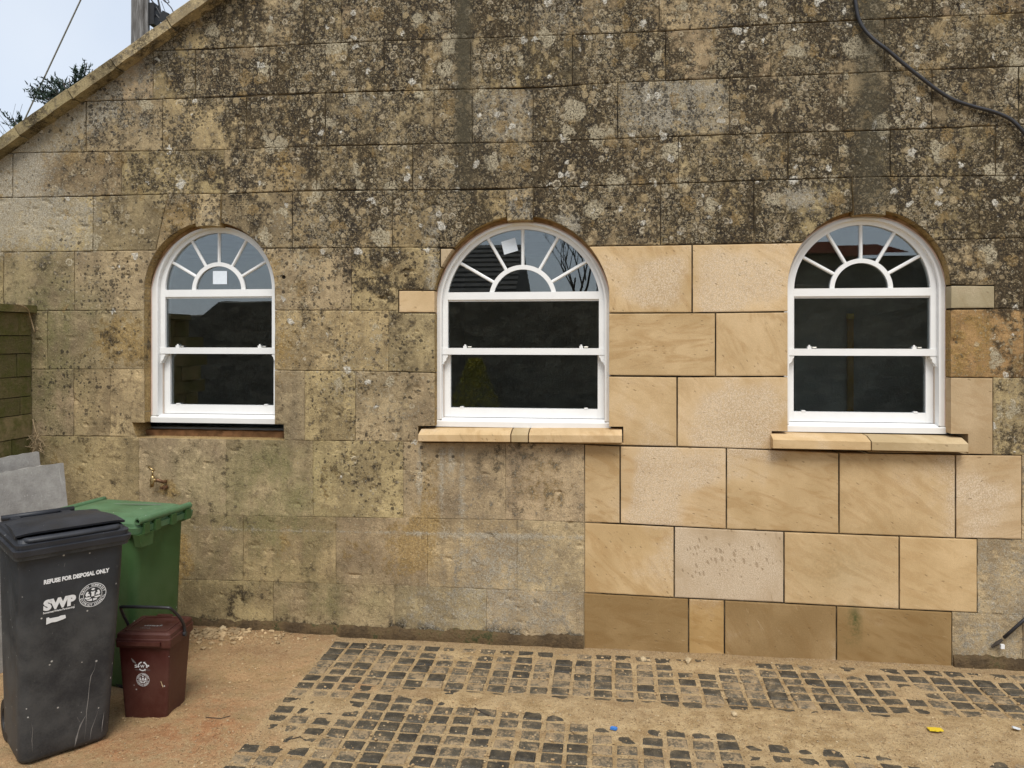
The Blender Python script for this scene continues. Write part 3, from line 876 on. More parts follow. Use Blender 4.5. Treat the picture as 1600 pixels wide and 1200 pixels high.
def finish_stone(bm, name, parent, mat, color, kind, front, depth, amp, gouge, worn, dents=()):
    """give a flat cut stone its face relief, worn arrises and returns"""
    if not bm.faces:
        bm.free(); return None
    left, best = set(bm.faces), []                    # slivers cut off by an opening are dropped
    while left:
        st = [left.pop()]; comp = []
        while st:
            f = st.pop(); comp.append(f)
            for e_ in f.edges:
                for g_ in e_.link_faces:
                    if g_ in left: left.remove(g_); st.append(g_)
        if sum(f.calc_area() for f in comp) > sum(f.calc_area() for f in best): best = comp
    best = set(best)
    bmesh.ops.delete(bm, geom=[f for f in bm.faces if f not in best], context='FACES')
    border = {v for e in bm.edges if len(e.link_faces) == 1 for v in e.verts}
    sd = random.random() * 50
    for v in bm.verts:
        y = front + (relief(v.co.x, v.co.z, amp, gouge) if amp else 0)
        for (dx, dz, dr, dd) in dents:
            q = ((v.co.x - dx) ** 2 + (v.co.z - dz) ** 2) / (dr * dr)
            if q < 4: y += dd * math.exp(-q * 1.6) * (0.7 + 0.6 * noise.noise(Vector((v.co.x * 30, 0, v.co.z * 30))))
        if v in border:
            y += worn * (0.7 + 0.9 * abs(noise.noise(Vector((v.co.x * 14, sd, v.co.z * 14)))))
        v.co.y = y
    nf = len(bm.faces)
    be = [e for e in bm.edges if len(e.link_faces) == 1]
    ext = bmesh.ops.extrude_edge_only(bm, edges=be)
    ne = [g for g in ext['geom'] if isinstance(g, bmesh.types.BMEdge) and all(v not in border for v in g.verts)]
    nv = [g for g in ext['geom'] if isinstance(g, bmesh.types.BMVert)]
    for g in nv: g.co.y += 0.006
    ret = list(nv)
    ext2 = bmesh.ops.extrude_edge_only(bm, edges=ne)
    for g in ext2['geom']:
        if isinstance(g, bmesh.types.BMVert):
            g.co.y = front + depth
            ret.append(g)
    bm.verts.index_update()
    ret = [v.index for v in ret]
    o = bm_obj(name, bm, parent, mat)
    me = o.data
    n = len(me.vertices)
    a = np.empty(n * 3, np.float32)
    me.vertices.foreach_get('co', a)
    a = a.reshape(-1, 3).astype(np.float64)
    org = Vector(parent['_org']) if parent.get('_org') else Vector((0, 0, 0))
    X, Y, Z = a[:, 0] + o.location.x + org.x, a[:, 1] + o.location.y + org.y, a[:, 2] + o.location.z + org.z
    U, V = survey(X, np.full_like(X, D), Z)
    A = np.zeros((n, 4), np.float32); Bc = np.zeros((n, 4), np.float32); Bc[:, 3] = 1
    if kind == 'old':
        gr, li, oc, gn, pa, sk, bl = zones(U, V)
        A[:, 0], A[:, 1], A[:, 2], A[:, 3] = gr, li, oc, gn
        Bc[:, 0], Bc[:, 1], Bc[:, 2] = pa, sk, bl
        back = np.zeros(n, bool); back[ret] = True       # reveals and returns never weathered like the face
        A[back, 0] *= 0.1; A[back, 1] = 0; Bc[back, 2] = 0; Bc[back, 0] *= .3; A[back, 2] = 1.0; A[back, 3] *= .2; Bc[back, 1] = 0
    else:
        Bc[:, 0], Bc[:, 1], Bc[:, 2] = zones_new(U, V)
        Bc[:, 3] = 1 + B(U, V, 1065, 1222, 838, 900, .6, 6)
    for nm, arr in (('zone_a', A), ('zone_b', Bc)):
        at_ = me.color_attributes.new(nm, 'FLOAT_COLOR', 'POINT')
        at_.data.foreach_set('color', arr.ravel())
    o.color = (*color, 1)
    return o

def lines(a, b, step, edge):
    w = b - a
    n = max(1, int(math.ceil((w - 2 * edge) / step)))
    return [0.0] + [(edge + (w - 2 * edge) * k / n) / w for k in range(n + 1)] + [1.0]

def stone(quad, parent, kind='old', color=(0.3, 0.22, 0.125), cuts=(), name=None, proud=0.0, gap=None, depth=0.2, step=None):
    """quad: four survey readings TL, TR, BR, BL"""
    low_ = kind == 'old' and quad[0][1] > 680
    gap = gap if gap is not None else ((random.choice((.0006, .0009, .0016)) if low_ else random.choice((.0014, .0022, .0034, .0042)) if quad[0][1] < 390 else random.choice((.0008, .0014, .0022))) if kind == 'old' else 0.0048)
    step = step or (0.018 if kind == 'old' else 0.05)
    P = [wall(u, v) for u, v in quad]
    (ax, az), (bx, bz), (cx_, cz), (dx, dz) = P
    g = gap
    ax += g; dx += g; bx -= g; cx_ -= g; az -= g; bz -= g; dz += g; cz += g
    ls = lines(0, max(0.02, (bx - ax + cx_ - dx) / 2), step, 0.006)
    lt = lines(0, max(0.02, (az - dz + bz - cz) / 2), step, 0.006)
    bm = bmesh.new()
    sd = random.random() * 90
    irr = 0.0028 if kind == 'old' else 0.0008
    rows = []
    for j, t in enumerate(lt):
        row = []
        for i, s in enumerate(ls):
            x = (ax * (1 - s) + bx * s) * (1 - t) + (dx * (1 - s) + cx_ * s) * t
            z = (az * (1 - s) + bz * s) * (1 - t) + (dz * (1 - s) + cz * s) * t
            if i in (0, len(ls) - 1): x += noise.noise(Vector((sd, z * 18, i))) * irr
            if j in (0, len(lt) - 1): z += noise.noise(Vector((x * 18, sd, j))) * irr
            row.append(bm.verts.new((x, 0, z)))
        rows.append(row)
    for j in range(len(lt) - 1):
        for i in range(len(ls) - 1):
            bm.faces.new((rows[j][i], rows[j + 1][i], rows[j + 1][i + 1], rows[j][i + 1]))
    for side in (-1, 1):                        # gable slopes
        if not bm.verts: break
        zmax = max(v.co.z for v in bm.verts); xs = [v.co.x for v in bm.verts]
        xl = min(xs) if side < 0 else 2 * XA - max(xs)
        if zmax > rake(xl) + 0.01 - 0.001:
            no = Vector((-RS * 1.0 if side < 0 else RS, 0, 1)).normalized()
            px = c0[0] if side < 0 else 2 * XA - c0[0]
            cut_half(bm, (px, 0, c0[1] + 0.02), no)
    for c in cuts:
        if bm.faces: cut_convex(bm, CUTS[c])
    dents = []
    if kind == 'old':
        for (u, v, r, d_) in ((276, 880, 0.09, 0.007), (262, 765, 0.07, 0.006), (130, 240, 0.02, 0.006)):
            hx, hz = wall(u, v)
            dents.append((hx, hz, r, d_))
    if low_: proud *= .4
    amp, gouge, worn = (0.004, 0.022, 0.0008 if low_ else 0.0026) if kind == 'old' else (0.0008, 0, 0.0016)
    return finish_stone(bm, name or ('weathered_stone' if kind == 'old' else 'new_stone'), parent,
                        'weathered_stone' if kind == 'old' else 'new_stone', color, kind, D - proud, depth, amp, gouge, worn, dents)

# ---------------------------------------------------------------- the building: walling
bld = empty('stone_building', (0, D, 0), 'old stone building with lichen-covered gable wall, three white arched windows and new stone patch', 'building')
bld['_org'] = (0, D, 0)

def poly_at(pts, u):
    for (a, va), (b, vb) in zip(pts, pts[1:]):
        if u <= b or (b, vb) == pts[-1]:
            return va + (vb - va) * (u - a) / (b - a)
    return pts[-1][1]

LINE = {
    1: [(-300, 93), (300, 78), (400, 73), (535, 66), (800, 58), (1050, 48), (1240, 36), (1340, 32), (1455, 26), (1600, 20), (2300, -12)],
    2: [(-300, 175), (135, 158), (237, 155), (400, 151), (433, 147), (600, 142), (740, 139), (833, 139), (945, 129), (1140, 122), (1317, 115), (1450, 109), (1600, 103), (2300, 72)],
    3: [(-300, 245), (72, 238), (262, 236), (400, 233), (495, 228), (660, 225), (833, 222), (975, 216), (1060, 213), (1230, 207), (1391, 203), (1556, 196), (1600, 195), (2300, 172)],
    4: [(-300, 315), (0, 309), (115, 308), (200, 304), (400, 302), (495, 297), (790, 297), (833, 293), (1030, 287), (1178, 282), (1333, 277), (1530, 275), (1600, 274), (2300, 262)],
    5: [(-300, 398), (0, 394), (117, 393), (240, 391), (415, 388), (545, 387), (690, 387), (920, 385), (1080, 382), (1250, 379), (1465, 375), (1600, 371), (2300, 355)],
    6: [(-300, 490), (50, 486), (235, 484), (430, 485), (610, 485), (678, 488), (953, 491), (1080, 489), (1230, 487), (1478, 484), (1600, 482), (2300, 477)],
    7: [(-300, 579), (52, 577), (235, 576), (427, 579), (600, 580), (678, 583), (953, 589), (1230, 588), (1478, 588), (1600, 591), (2300, 600)],
    8: [(-300, 680), (50, 681), (200, 682), (443, 688), (655, 690), (912, 694), (973, 697), (1057, 698), (1200, 701), (1310, 707), (1492, 710), (1600, 711), (2300, 725)],
    9: [(-300, 793), (300, 805), (400, 805), (520, 808), (665, 810), (800, 812), (912, 816), (968, 818), (1135, 827), (1310, 834), (1492, 841), (1590, 843), (2300, 870)],
    10: [(-300, 893), (265, 905), (400, 908), (500, 912), (620, 914), (700, 918), (910, 926), (1053, 934), (1200, 941), (1404, 952), (1527, 958), (1600, 961), (2300, 990)],
    11: [(-300, 990), (300, 1012), (900, 1040), (1480, 1078), (2300, 1125)],
}
def T_old(v):
    k = min(1, max(0, (v - 300) / 400))
    j = random.uniform(0.84, 1.14)
    return ((0.298 + 0.1 * k) * j, (0.232 + 0.079 * k) * j * random.uniform(.97, 1.025), (0.14 + 0.052 * k) * j * random.uniform(.9, 1.04))
SAND = (0.53, 0.386, 0.212)
def sand(k=1.0, warm=0.0): return (SAND[0] * k, SAND[1] * k * (1 - .04 * warm), SAND[2] * k * (1 - .16 * warm))

W1c, W2c, W3c = 333, 815, 1355
ROWS = {
    1: [-290, -120, 20, 120, 239, 305, 433, 600, 735, 894, 1040, 1205, 1382, 1530, 1700, 1900, 2100, 2290],
    2: [-290, -170, -20, 134, 254, 385, 508, 678, 738, 833, 965, 1140, 1317, 1456, 1592, 1760, 1950, 2100, 2290],
    3: [-290, -140, 20, 190, 350, 494, 645, 845, 1060, 1231, 1391, 1556, 1700, 1900, 2100, 2290],
    4: [-290, -160, -20, 145, 'crack', 306, 345, 457, 613, 791, 833, 1032, 1178, 1332, 1384, 1530, 1700, 1900, 2100, 2290],
    5: [-290, -120, 5, 116, W1c, 549, W2c],
    6: [-290, -60, 74, W1c, 531, 607, W2c],
    7: [-290, -140, 20, 115, 172, W1c, 476, 555, W2c],
    8: [-290, -100, 60, 217, 353, 489, 630, 790, 913],
    9: [-290, -100, 100, 217, 380, 525, 668, 808, 913],
    10: [-290, -100, 110, 265, 427, 617, 760, 912],
}
NEWROWS = {
    5: [(W2c, 1081.5, 1.06, 0.2), (1081.5, W3c, 1.12, 0)],
    6: [(W2c, 1118, 1.0, 0.3), (1118, W3c, 1.05, 0.1)],
    7: [(W2c, 1058, 1.03, 0.2), (1058, W3c, 1.12, -0.2)],
    8: [(913, 969, 0.98, 0.3), (969, 1135, 1.18, -.5), (1135, 1311, 1.0, 0.3), (1311, 1493, 0.99, 0.35), (1493, 1597, 1.05, -.7)],
    9: [(913, 1053.5, 1.08, 0.5), (1053.5, 1225, 0.95, -1.6), (1225, 1405, 1.05, 0.2), (1405, 1527.5, 1.1, 0.4)],
    10: [(912, 1076, 0.56, 0.7), (1076, 1132, 0.78, 1.1), (1132, 1307, 0.56, 0.4), (1307, 1488, 0.56, 0.8)],
}
RIGHTOLD = {
    5: [W3c, 1600, 1800, 2050, 2290], 6: [W3c, 1600, 1780, 2000, 2290], 7: [1552, 1680, 1900, 2100, 2290],
    8: [1597, 1720, 1900, 2100, 2290], 9: [1527.5, 1640, 1800, 2050, 2290], 10: [1488, 1598, 1720, 1900, 2100, 2290],
}
def course(r, ua, ub, kind='old', color=None, name=None, cuts=ALLWIN, ual=None, ubl=None, proud=None):
    """stone of course r between two joints; the lower ends may differ where the joint is raked"""
    ual = ua if ual is None else ual
    ubl = ub if ubl is None else ubl
    top, bot = LINE[r], LINE[r + 1]
    q = [(ua, poly_at(top, ua)), (ub, poly_at(top, ub)), (ubl, poly_at(bot, ubl)), (ual, poly_at(bot, ual))]
    step = None if (ub > -60 and ua < 1660) else 0.08
    if proud is None: proud = random.uniform(-0.002, 0.002) if kind == 'old' else random.uniform(-0.0005, 0.003)
    return stone(q, bld, kind, color or T_old((q[0][1] + q[3][1]) / 2), cuts, name, proud, step=step)

for r in range(1, 11):
    js = ROWS[r]
    extra = ['block_b', 'block_d'] if r == 5 else (['block_b'] if r == 6 else [])
    for a, b in zip(js, js[1:]):
        ua, ual = (262, 243) if a == 'crack' else (a, a)
        ub, ubl = (262, 243) if b == 'crack' else (b, b)
        nm, cuts = None, list(ALLWIN) + extra
        if r == 4 and (a, b) in ((306, 345), (791, 833), (1332, 1384)):
            nm = 'keystone'
            which = {306: 'a', 791: 'b', 1332: 'c'}[a]
            cuts = ['key_' + which]
            # the keystone hangs a little below the ring of the arch
            botv = {306: 358, 791: 350, 1332: 340}[a]
            tp = [(a - 2, poly_at(LINE[4], a)), (b + 2, poly_at(LINE[4], b)), (b, botv), (a + 1, botv)]
            stone(tp, bld, 'old', (0.42, 0.33, 0.2), cuts, nm, 0.013, .004)
            continue
        course(r, ua, ub, 'old', None, nm, cuts, ual, ubl)
    for (ua, ub, k, wm) in NEWROWS.get(r, []):
        course(r, ua, ub, 'new', sand(k, wm) if r != 10 else tuple(x * y for x, y in zip(sand(k, wm), (1.06, .99, .86))))
    js = RIGHTOLD.get(r, [])
    for a, b in zip(js, js[1:]):
        cuts = list(ALLWIN) + (['block_c'] if r in (5, 6) else [])
        if r == 6 and a == W3c:
            course(r, a, b, 'old', (0.3, 0.19, 0.09), None, cuts); continue
        course(r, a, b, 'old', (0.4, 0.31, 0.19) if r >= 9 else None, None, cuts)
course(7, W3c, 1552, 'new', (0.47, 0.35, 0.205))
# the small let-in blocks beside the windows
stone([(623.5, 454), (700, 454), (700, 488.5), (623.5, 488.5)], bld, 'new', sand(1.05), ['win_b'], 'new_stone', 0.004, 0.003)
stone([(688.5, 388.5), (716, 388.5), (712, 417), (688.5, 417)], bld, 'new', (0.5, 0.4, 0.26), ['win_b'], 'new_stone', 0.001, 0.002)
stone([(1470, 446), (1553.5, 446.5), (1553.5, 481.5), (1470, 482)], bld, 'new', (0.33, 0.275, 0.165), ['win_c'], 'new_stone', 0.006, 0.003)
# courses above the picture, up to the apex
vv = {0: 0}
for k in range(1, 12):
    z1 = wall(800, 58)[1] + 0.36 * (k - 1)
    z2 = z1 + 0.36
    X = -3.6 + 0.3 * (k % 3)
    while X < 5.6:
        x2 = X + random.uniform(0.5, 0.85)
        if z1 < max(rake(x) if x < XA else rake(2 * XA - x) for x in (min(max(X, -9), XA), x2)):
            def sv_(x, z): return survey(x, D, z)
            # the lowest of these courses stands on the surveyed line
            bl = (sv_(X, z1)[0], poly_at(LINE[1], sv_(X, z1)[0])) if k == 1 else sv_(X, z1)
            br = (sv_(x2, z1)[0], poly_at(LINE[1], sv_(x2, z1)[0])) if k == 1 else sv_(x2, z1)
            if k == 1:
                pass
            else:
                stone([sv_(X, z2), sv_(x2, z2), br, bl], bld, 'old', T_old(0), (), None, random.uniform(-.004, .004), step=0.08)
        X = x2
js = [90, 240, 381, 475, 534, 705, 827, 1030, 1242, 1457, 1640, 1800, 2000, 2200]
z2 = wall(800, 58)[1] + 0.36
for a, b in zip(js, js[1:]):
    def up(u): return (u, VH - (z2 - H) * F / (-wall(u, 0)[0] * ST + D * CT))
    stone([up(a), up(b), (b, poly_at(LINE[1], b)), (a, poly_at(LINE[1], a))], bld, 'old', T_old(0), (), None, random.uniform(-.004, .004))

# the bed of mortar behind the stones, with the openings left free
bm = bmesh.new()
zz = [-0.1 + 0.25 * k for k in range(28)]
xx = [XL + 0.02 + (XR - XL - 0.04) * k / 40 for k in range(41)]
g = [[bm.verts.new((x, 0, z)) for x in xx] for z in zz]
for j in range(len(zz) - 1):
    for i in range(40):
        bm.faces.new((g[j][i], g[j][i + 1], g[j + 1][i + 1], g[j + 1][i]))
for side in (-1, 1):
    no = Vector((-RS if side < 0 else RS, 0, 1)).normalized()
    cut_half(bm, (c0[0] if side < 0 else 2 * XA - c0[0], 0, c0[1] + 0.0), no)
for c in ('win_a', 'win_b', 'win_c', 'sill_b', 'sill_c', 'void_a'):
    pc = CUTS[c]
    mx_ = sum(p[0] for p in pc) / len(pc); mz_ = sum(p[1] for p in pc) / len(pc)
    hx_ = max(abs(p[0] - mx_) for p in pc); hz_ = max(abs(p[1] - mz_) for p in pc)
    cut_convex(bm, [(mx_ + (p[0] - mx_) * (1 + .02 / hx_), mz_ + (p[1] - mz_) * (1 + .02 / hz_)) for p in pc])
ff = bm.faces[:]
ex = bmesh.ops.extrude_face_region(bm, geom=ff)
for v in ex['geom']:
    if isinstance(v, bmesh.types.BMVert): v.co.y = 0.16
for v in bm.verts: v.co.y += D + 0.0095
bm_obj('mortar_bed', bm, bld, 'mortar')

# coping stones along the rake
nrm = Vector((-RS, 0, 1)).normalized()
drc = Vector((1, 0, RS)).normalized()
ends = [wall(u, 233 - (191 / 268) * u, YC)[0] for u in (-330, -250, -150, -60, 30, 112, 180, 268, 356, 445, 530, 620)]
ends = [e for e in ends if e > XL - 0.2] + [wall(710, 233 - (191 / 268) * 710, YC)[0]]
while ends[-1] < XA - 0.5: ends.append(ends[-1] + 0.42)
ends.append(XA)
ends = [XL - 0.12] + [e for e in ends if e > XL + 0.2]
for mirror in (1, -1):
    for a, b in zip(ends, ends[1:]):
        bm = bmesh.new()
        h = 0.075 * random.uniform(.93, 1.07)
        dy = random.uniform(-.008, .008)
        y0, y1 = YC + dy, D + 0.32
        L0 = (a + 0.003 - c0[0]) / drc.x; L1 = (b - 0.003 - c0[0]) / drc.x
        org = Vector((c0[0], 0, c0[1]))
        lo = random.uniform(-.004, .004)
        vs = []
        NS = 7
        for k in range(NS):
            L = L0 + (L1 - L0) * k / (NS - 1)
            p = org + drc * L
            jj = 0.004 * noise.noise(Vector((L * 9, mirror, 3)))
            top = p + nrm * (h + jj); bot = p + nrm * (lo + 0.004 * noise.noise(Vector((L * 11, mirror, 9))))
            vs.append([Vector((top.x, y0 + .012, top.z)), Vector((top.x - nrm.x * .01, y0, top.z - nrm.z * .01)), Vector((bot.x, y0 + .003, bot.z)), Vector((bot.x, y1, bot.z)), Vector((top.x, y1, top.z))])
        if mirror < 0:
            vs = [[Vector((2 * XA - p.x, p.y, p.z)) for p in ring] for ring in vs]
        add_loft(bm, vs)
        o = bm_obj('coping_stone', bm, bld, 'weathered_stone')
        n = len(o.data.vertices)
        k = random.random()
        low_ = a < wall(112, 150, YC)[0]
        A = np.tile(np.array([.45 if low_ else .2 + .15 * k, 0, .1, .3 if low_ else .05], np.float32), n); Bc = np.tile(np.array([.3 * k, 0, 0, 1], np.float32), n)
        o.data.color_attributes.new('zone_a', 'FLOAT_COLOR', 'POINT').data.foreach_set('color', A)
        o.data.color_attributes.new('zone_b', 'FLOAT_COLOR', 'POINT').data.foreach_set('color', Bc)
        o.color = (0.4, 0.325, 0.2, 1) if a > wall(112, 150, YC)[0] else (0.27, 0.22, 0.13, 1)

# roof, side walls and the room behind
bm = bmesh.new()
YB = D + 3.6
za = rake(XA)
for side in (1, -1):
    fx = (lambda x: x) if side > 0 else (lambda x: 2 * XA - x)
    a = [(fx(XL - .1), D + .32, rake(XL - .1) - .04), (fx(XA), D + .32, za - .04), (fx(XA), YB, za - .04), (fx(XL - .1), YB, rake(XL - .1) - .04)]
    lo_ = [bm.verts.new(p) for p in a]; hi = [bm.verts.new((p[0], p[1], p[2] + .05)) for p in a]
    bm.faces.new(lo_); bm.faces.new(hi[::-1])
    for i in range(4): bm.faces.new((lo_[i], hi[i], hi[(i + 1) % 4], lo_[(i + 1) % 4]))
bm_obj('roof', bm, bld, 'roof_slate')
bm = bmesh.new()
add_box(bm, XL, XL + .2, D + .21, YB, 0, rake(XL) - .06)
add_box(bm, XR - .2, XR, D + .21, YB, 0, rake(XL) - .06)
add_prism(bm, [(XL, 0), (XR, 0), (XR, rake(XL) - .06), (XA, za - .1), (XL, rake(XL) - .06)], YB - .2, YB)
bm_obj('outer_wall', bm, bld, 'grey_render')
bm = bmesh.new()
add_box(bm, XL + .22, XR - .22, D + 3.0, D + 3.05, 0, 2.75)
add_box(bm, XL + .22, XR - .22, D + .3, D + 3.0, 2.75, 2.8)
for x in (-1.55, 0.45):
    add_box(bm, x, x + .1, D + .3, D + 3.0, 0, 2.75)
add_box(bm, 0.56, 3.4, D + 1.25, D + 1.31, 0.0, 2.74)           # plastered partition behind the right window
bm_obj('interior_wall', bm, bld, 'plaster')
bm = bmesh.new()
add_box(bm, XL + .22, XR - .22, D + .22, D + 3.0, 0.0, 0.05)
bm_obj('interior_floor', bm, bld, 'dark_floor')

# damp footing along the old part of the wall
for ua, ub in ((120, 912), (1489, 1900)):
    bm = bmesh.new()
    xa, xb = wall(ua, 1000)[0], wall(ub, 1000)[0]
    n = int((xb - xa) / 0.02)
    secs = []
    for k in range(n + 1):
        x = xa + (xb - xa) * k / n
        t = noise.noise(Vector((x * 3, 1, 0))) * .035 + noise.noise(Vector((x * 13, 4, 0))) * .022 + noise.noise(Vector((x * 45, 4, 2))) * .01
        zt = 0.075 + t if ua < 1000 else 0.07 + t
        pr = 0.014 + 0.008 * noise.noise(Vector((x * 9, 8, 0)))
        secs.append([(x, D + .05, zt - .004), (x, D - .006, zt), (x, D - pr, zt - .018), (x, D - pr - .006, zt * .4), (x, D - pr - .012, -.06), (x, D + .05, -.06)])
    add_loft(bm, secs)
    bm_obj('damp_footing', bm, bld, 'damp_plinth')

# sills
def sill(ua, ub, vt, vb, split, splay_l=0, splay_r=0):
    for i, (a, b) in enumerate(split):
        bm = bmesh.new()
        YF = D - 0.075
        x0, _ = wall(a, vb[0], YF); x1, _ = wall(b, vb[0], YF)
        def zl(u, v): return wall(u, v, YF)[1]
        secs = []
        for k in range(9):
            s = k / 8
            u = a + (b - a) * s
            f = (u - ua) / (ub - ua)
            vtop = vt[0] + (vt[1] - vt[0]) * f; vbot = vb[0] + (vb[1] - vb[0]) * f
            x = wall(u, vbot, YF)[0]
            zt, zb = zl(u, vtop), zl(u, vbot)
            xb_ = x
            secs.append([(x, YF + .003, zb), (x, YF, zb + .004), (x, YF, zt - .004), (x, YF + .005, zt), (xb_, D + .005, zt + .022), (xb_, D + .11, zt + .026), (xb_, D + .11, zb)])
        add_loft(bm, secs)
        o = bm_obj('sill_stone', bm, bld, 'new_stone')
        n = len(o.data.vertices)
        for nm in ('zone_a', 'zone_b'):
            o.data.color_attributes.new(nm, 'FLOAT_COLOR', 'POINT').data.foreach_set('color', np.tile(np.array([0, 0, 0, 1], np.float32), n))
        o.color = (*[(0.56, 0.4, 0.21), (0.5, 0.385, 0.22), (0.58, 0.42, 0.23)][i % 3], 1)
sill(653, 972, (678.5, 679.5), (690, 692.5), [(653.5, 797), (799, 824.5), (826.5, 972)])
sill(1207, 1513, (686, 693), (701, 707), [(1208, 1360.5), (1362.5, 1513)])

# the empty seat under the left window, where its sill is still missing
bm = bmesh.new()
x0, zt = wall(204, 672.5, D + .12); x1, zb = wall(446, 690)
zm = wall(320, 673, D + .12)[1]
secs = []
for k in range(30):
    x = x0 + (x1 - x0) * k / 29
    j = .008 * noise.noise(Vector((x * 12, 0, 5)))
    secs.append([(x, D + .015, zb - .02), (x, D + .125 + j, zb - .02), (x, D + .125 + j, zm + j * .5), (x, D + .2, zm + j * .5), (x, D + .2, zb - .06), (x, D + .015, zb - .06)])
add_loft(bm, secs)
bm_obj('sill_bed', bm, bld, 'raw_brown_stone')
bm = bmesh.new()
add_box(bm, x0 + .1, x1 - .05, D + .205, D + .25, zm - .03, zm + .012)
bm_obj('packing_board', bm, bld, 'light_board')

# ---------------------------------------------------------------- windows
def make_window(w, label):
    e = bpy.data.objects.new('arched_window', None)
    COL.objects.link(e)
    e.parent = bld
    e.location = (w.cx, 0.08, ZB)
    e['_org'] = (w.cx, D + .08, ZB)
    e['label'] = label
    cx, hg, ho = w.fx, w.hg, w.ho + .014
    grise = w.gtop - w.zt
    Rg = (hg * hg + grise * grise) / (2 * grise)
    zg = w.gtop - Rg
    ftop = 2.6625
    yf = D + .078
    def ring(name, ho_, Ro, zo, hi_, Ri, zi, zb, y0, y1, mat='white_paint', bev=.003):
        bm = bmesh.new()
        add_ring(bm, arch(cx, ho_, zb, Ro, zo), arch(cx, hi_, zb, Ri, zi), y0, y1)
        if bev: bevel(bm, bev, 1)
        return bm_obj(name, bm, e, mat)
    fo = ho - .003
    Rf = fo + .004
    fi = hg + .037
    Ri = Rg + .026; zi = zg - .001
    ring('box_frame', fo, Rf, ftop - Rf + .012, fi, max(Ri, fi + .001), (w.gtop + .028) - max(Ri, fi + .001), ZB + .045, yf, yf + .15)
    ring('staff_bead', fi + .012, max(Ri, fi + .001) + .012, (w.gtop + .028) - max(Ri, fi + .001), fi - .001, max(Ri, fi + .001) - .001, (w.gtop + .028) - max(Ri, fi + .001), ZB + .048, yf - .009, yf + .01, bev=.004)
    bm = bmesh.new()                                 # raw stone of the rebate showing round the head of the frame
    add_ring(bm, arch(w.cx, w.ho + .008, ZB, w.R + .008, w.zc), arch(cx, fo - .006, ZB, Rf - .006, ftop - Rf + .012), yf + .006, yf + .05)
    bm_obj('stone_rebate', bm, e, 'raw_tan_stone')
    bm = bmesh.new()                                 # smear of pinkish sealant between frame and stone
    oa, ia = arch(cx, fo, ZB + .05, Rf, ftop - Rf + .012), arch(cx, fo - .007, ZB + .05, Rf - .007, ftop - Rf + .012)
    ia = [(x + (.004 * noise.noise(Vector((x * 14, 2, z * 14)))), z + .004 * noise.noise(Vector((x * 14, 5, z * 14)))) for x, z in ia]
    add_ring(bm, oa, ia, yf - .003, yf + .01)
    bm_obj('sealant', bm, e, 'sealant')
    # cill board of the frame
    bm = bmesh.new()
    secs = []
    for x in (cx - fo, cx + fo):
        secs.append([(x, yf - .006, ZB), (x, yf - .008, ZB + .034), (x, yf - .002, ZB + .04), (x, yf + .03, ZB + .052), (x, yf + .15, ZB + .054), (x, yf + .15, ZB)])
    add_loft(bm, secs)
    bm_obj('frame_cill', bm, e, 'white_paint')
    # upper sash: arched ring, transom, meeting rail
    yu = yf + .022
    so_, si = hg + .036, hg
    bm = bmesh.new()
    add_ring(bm, arch(cx, so_, 1.823, Rg + .03, zg + .0), arch(cx, si, 1.823, Rg, zg), yu, yu + .042)
    bevel(bm, .004, 1)
    us = bm_obj('upper_sash', bm, e, 'white_paint')
    bm = bmesh.new()
    add_box(bm, cx - si - .002, cx + si + .002, yu - .001, yu + .04, w.zt - .048, w.zt)
    add_box(bm, cx - si - .001, cx + si + .001, yu + .012, yu + .04, w.zt - .06, w.zt - .048)
    bevel(bm, .004, 1)
    bm_obj('transom_rail', bm, e, 'white_paint')
    bm = bmesh.new()
    add_box(bm, cx - so_ - .004, cx + so_ + .004, yu - .004, yu + .048, 1.823, 1.865)
    bevel(bm, .004, 1)
    bm_obj('meeting_rail', bm, e, 'white_paint')
    for s in (-1, 1):                                # sash horns under the meeting rail
        bm = bmesh.new()
        xh = cx + s * so_
        pts = [(0, 0), (-.036, 0), (-.036, -.012), (-.027, -.02), (-.024, -.034), (-.018, -.042), (-.008, -.05), (-.006, -.062), (0, -.066)]
        pts = [(xh + s * (p[0]), 1.822 + p[1]) for p in pts]
        add_prism(bm, ccw(pts), yu, yu + .04)
        bm_obj('sash_horn', bm, e, 'white_paint')
    # lower sash, one step further in
    yl = yu + .046
    hl = hg - .008
    for nm_, (xa, xb, za_, zb_) in {'sash_stile': (cx - hl - .042, cx - hl, 1.414, 1.823), 'sash_stile.001': (cx + hl, cx + hl + .042, 1.414, 1.823), 'bottom_rail': (cx - hl - .0005, cx + hl + .0005, 1.414, 1.474)}.items():
        bm = bmesh.new()
        add_box(bm, xa, xb, yl, yl + .042, za_, zb_)
        bevel(bm, .003, 1)
        bm_obj(nm_.split('.')[0], bm, e, 'white_paint')
    for s in (-1, 1):                                # raw parting bead in the channel beside the lower sash
        bm = bmesh.new()
        xa = cx + s * (hl + .043)
        add_box(bm, min(xa, xa + s * .008), max(xa, xa + s * .008), yu + .03, yl + .03, 1.41, 1.823)
        bm_obj('parting_bead', bm, e, 'beige_bead')
    # fan of glazing bars
    rout, rin, dz_ = w.fan
    zc = w.zt + dz_
    n = 28
    def halfarc(r):
        a0 = math.asin(min(.99, (w.zt - .004 - zc) / r))
        return [(cx + r * math.cos(a0 + (math.pi - 2 * a0) * k / n), zc + r * math.sin(a0 + (math.pi - 2 * a0) * k / n)) for k in range(n + 1)]
    bm = bmesh.new()
    add_ring(bm, halfarc(rout), halfarc(rin), yu + .004, yu + .034)
    bevel(bm, .004, 1)
    bm_obj('fan_ring', bm, e, 'white_paint')
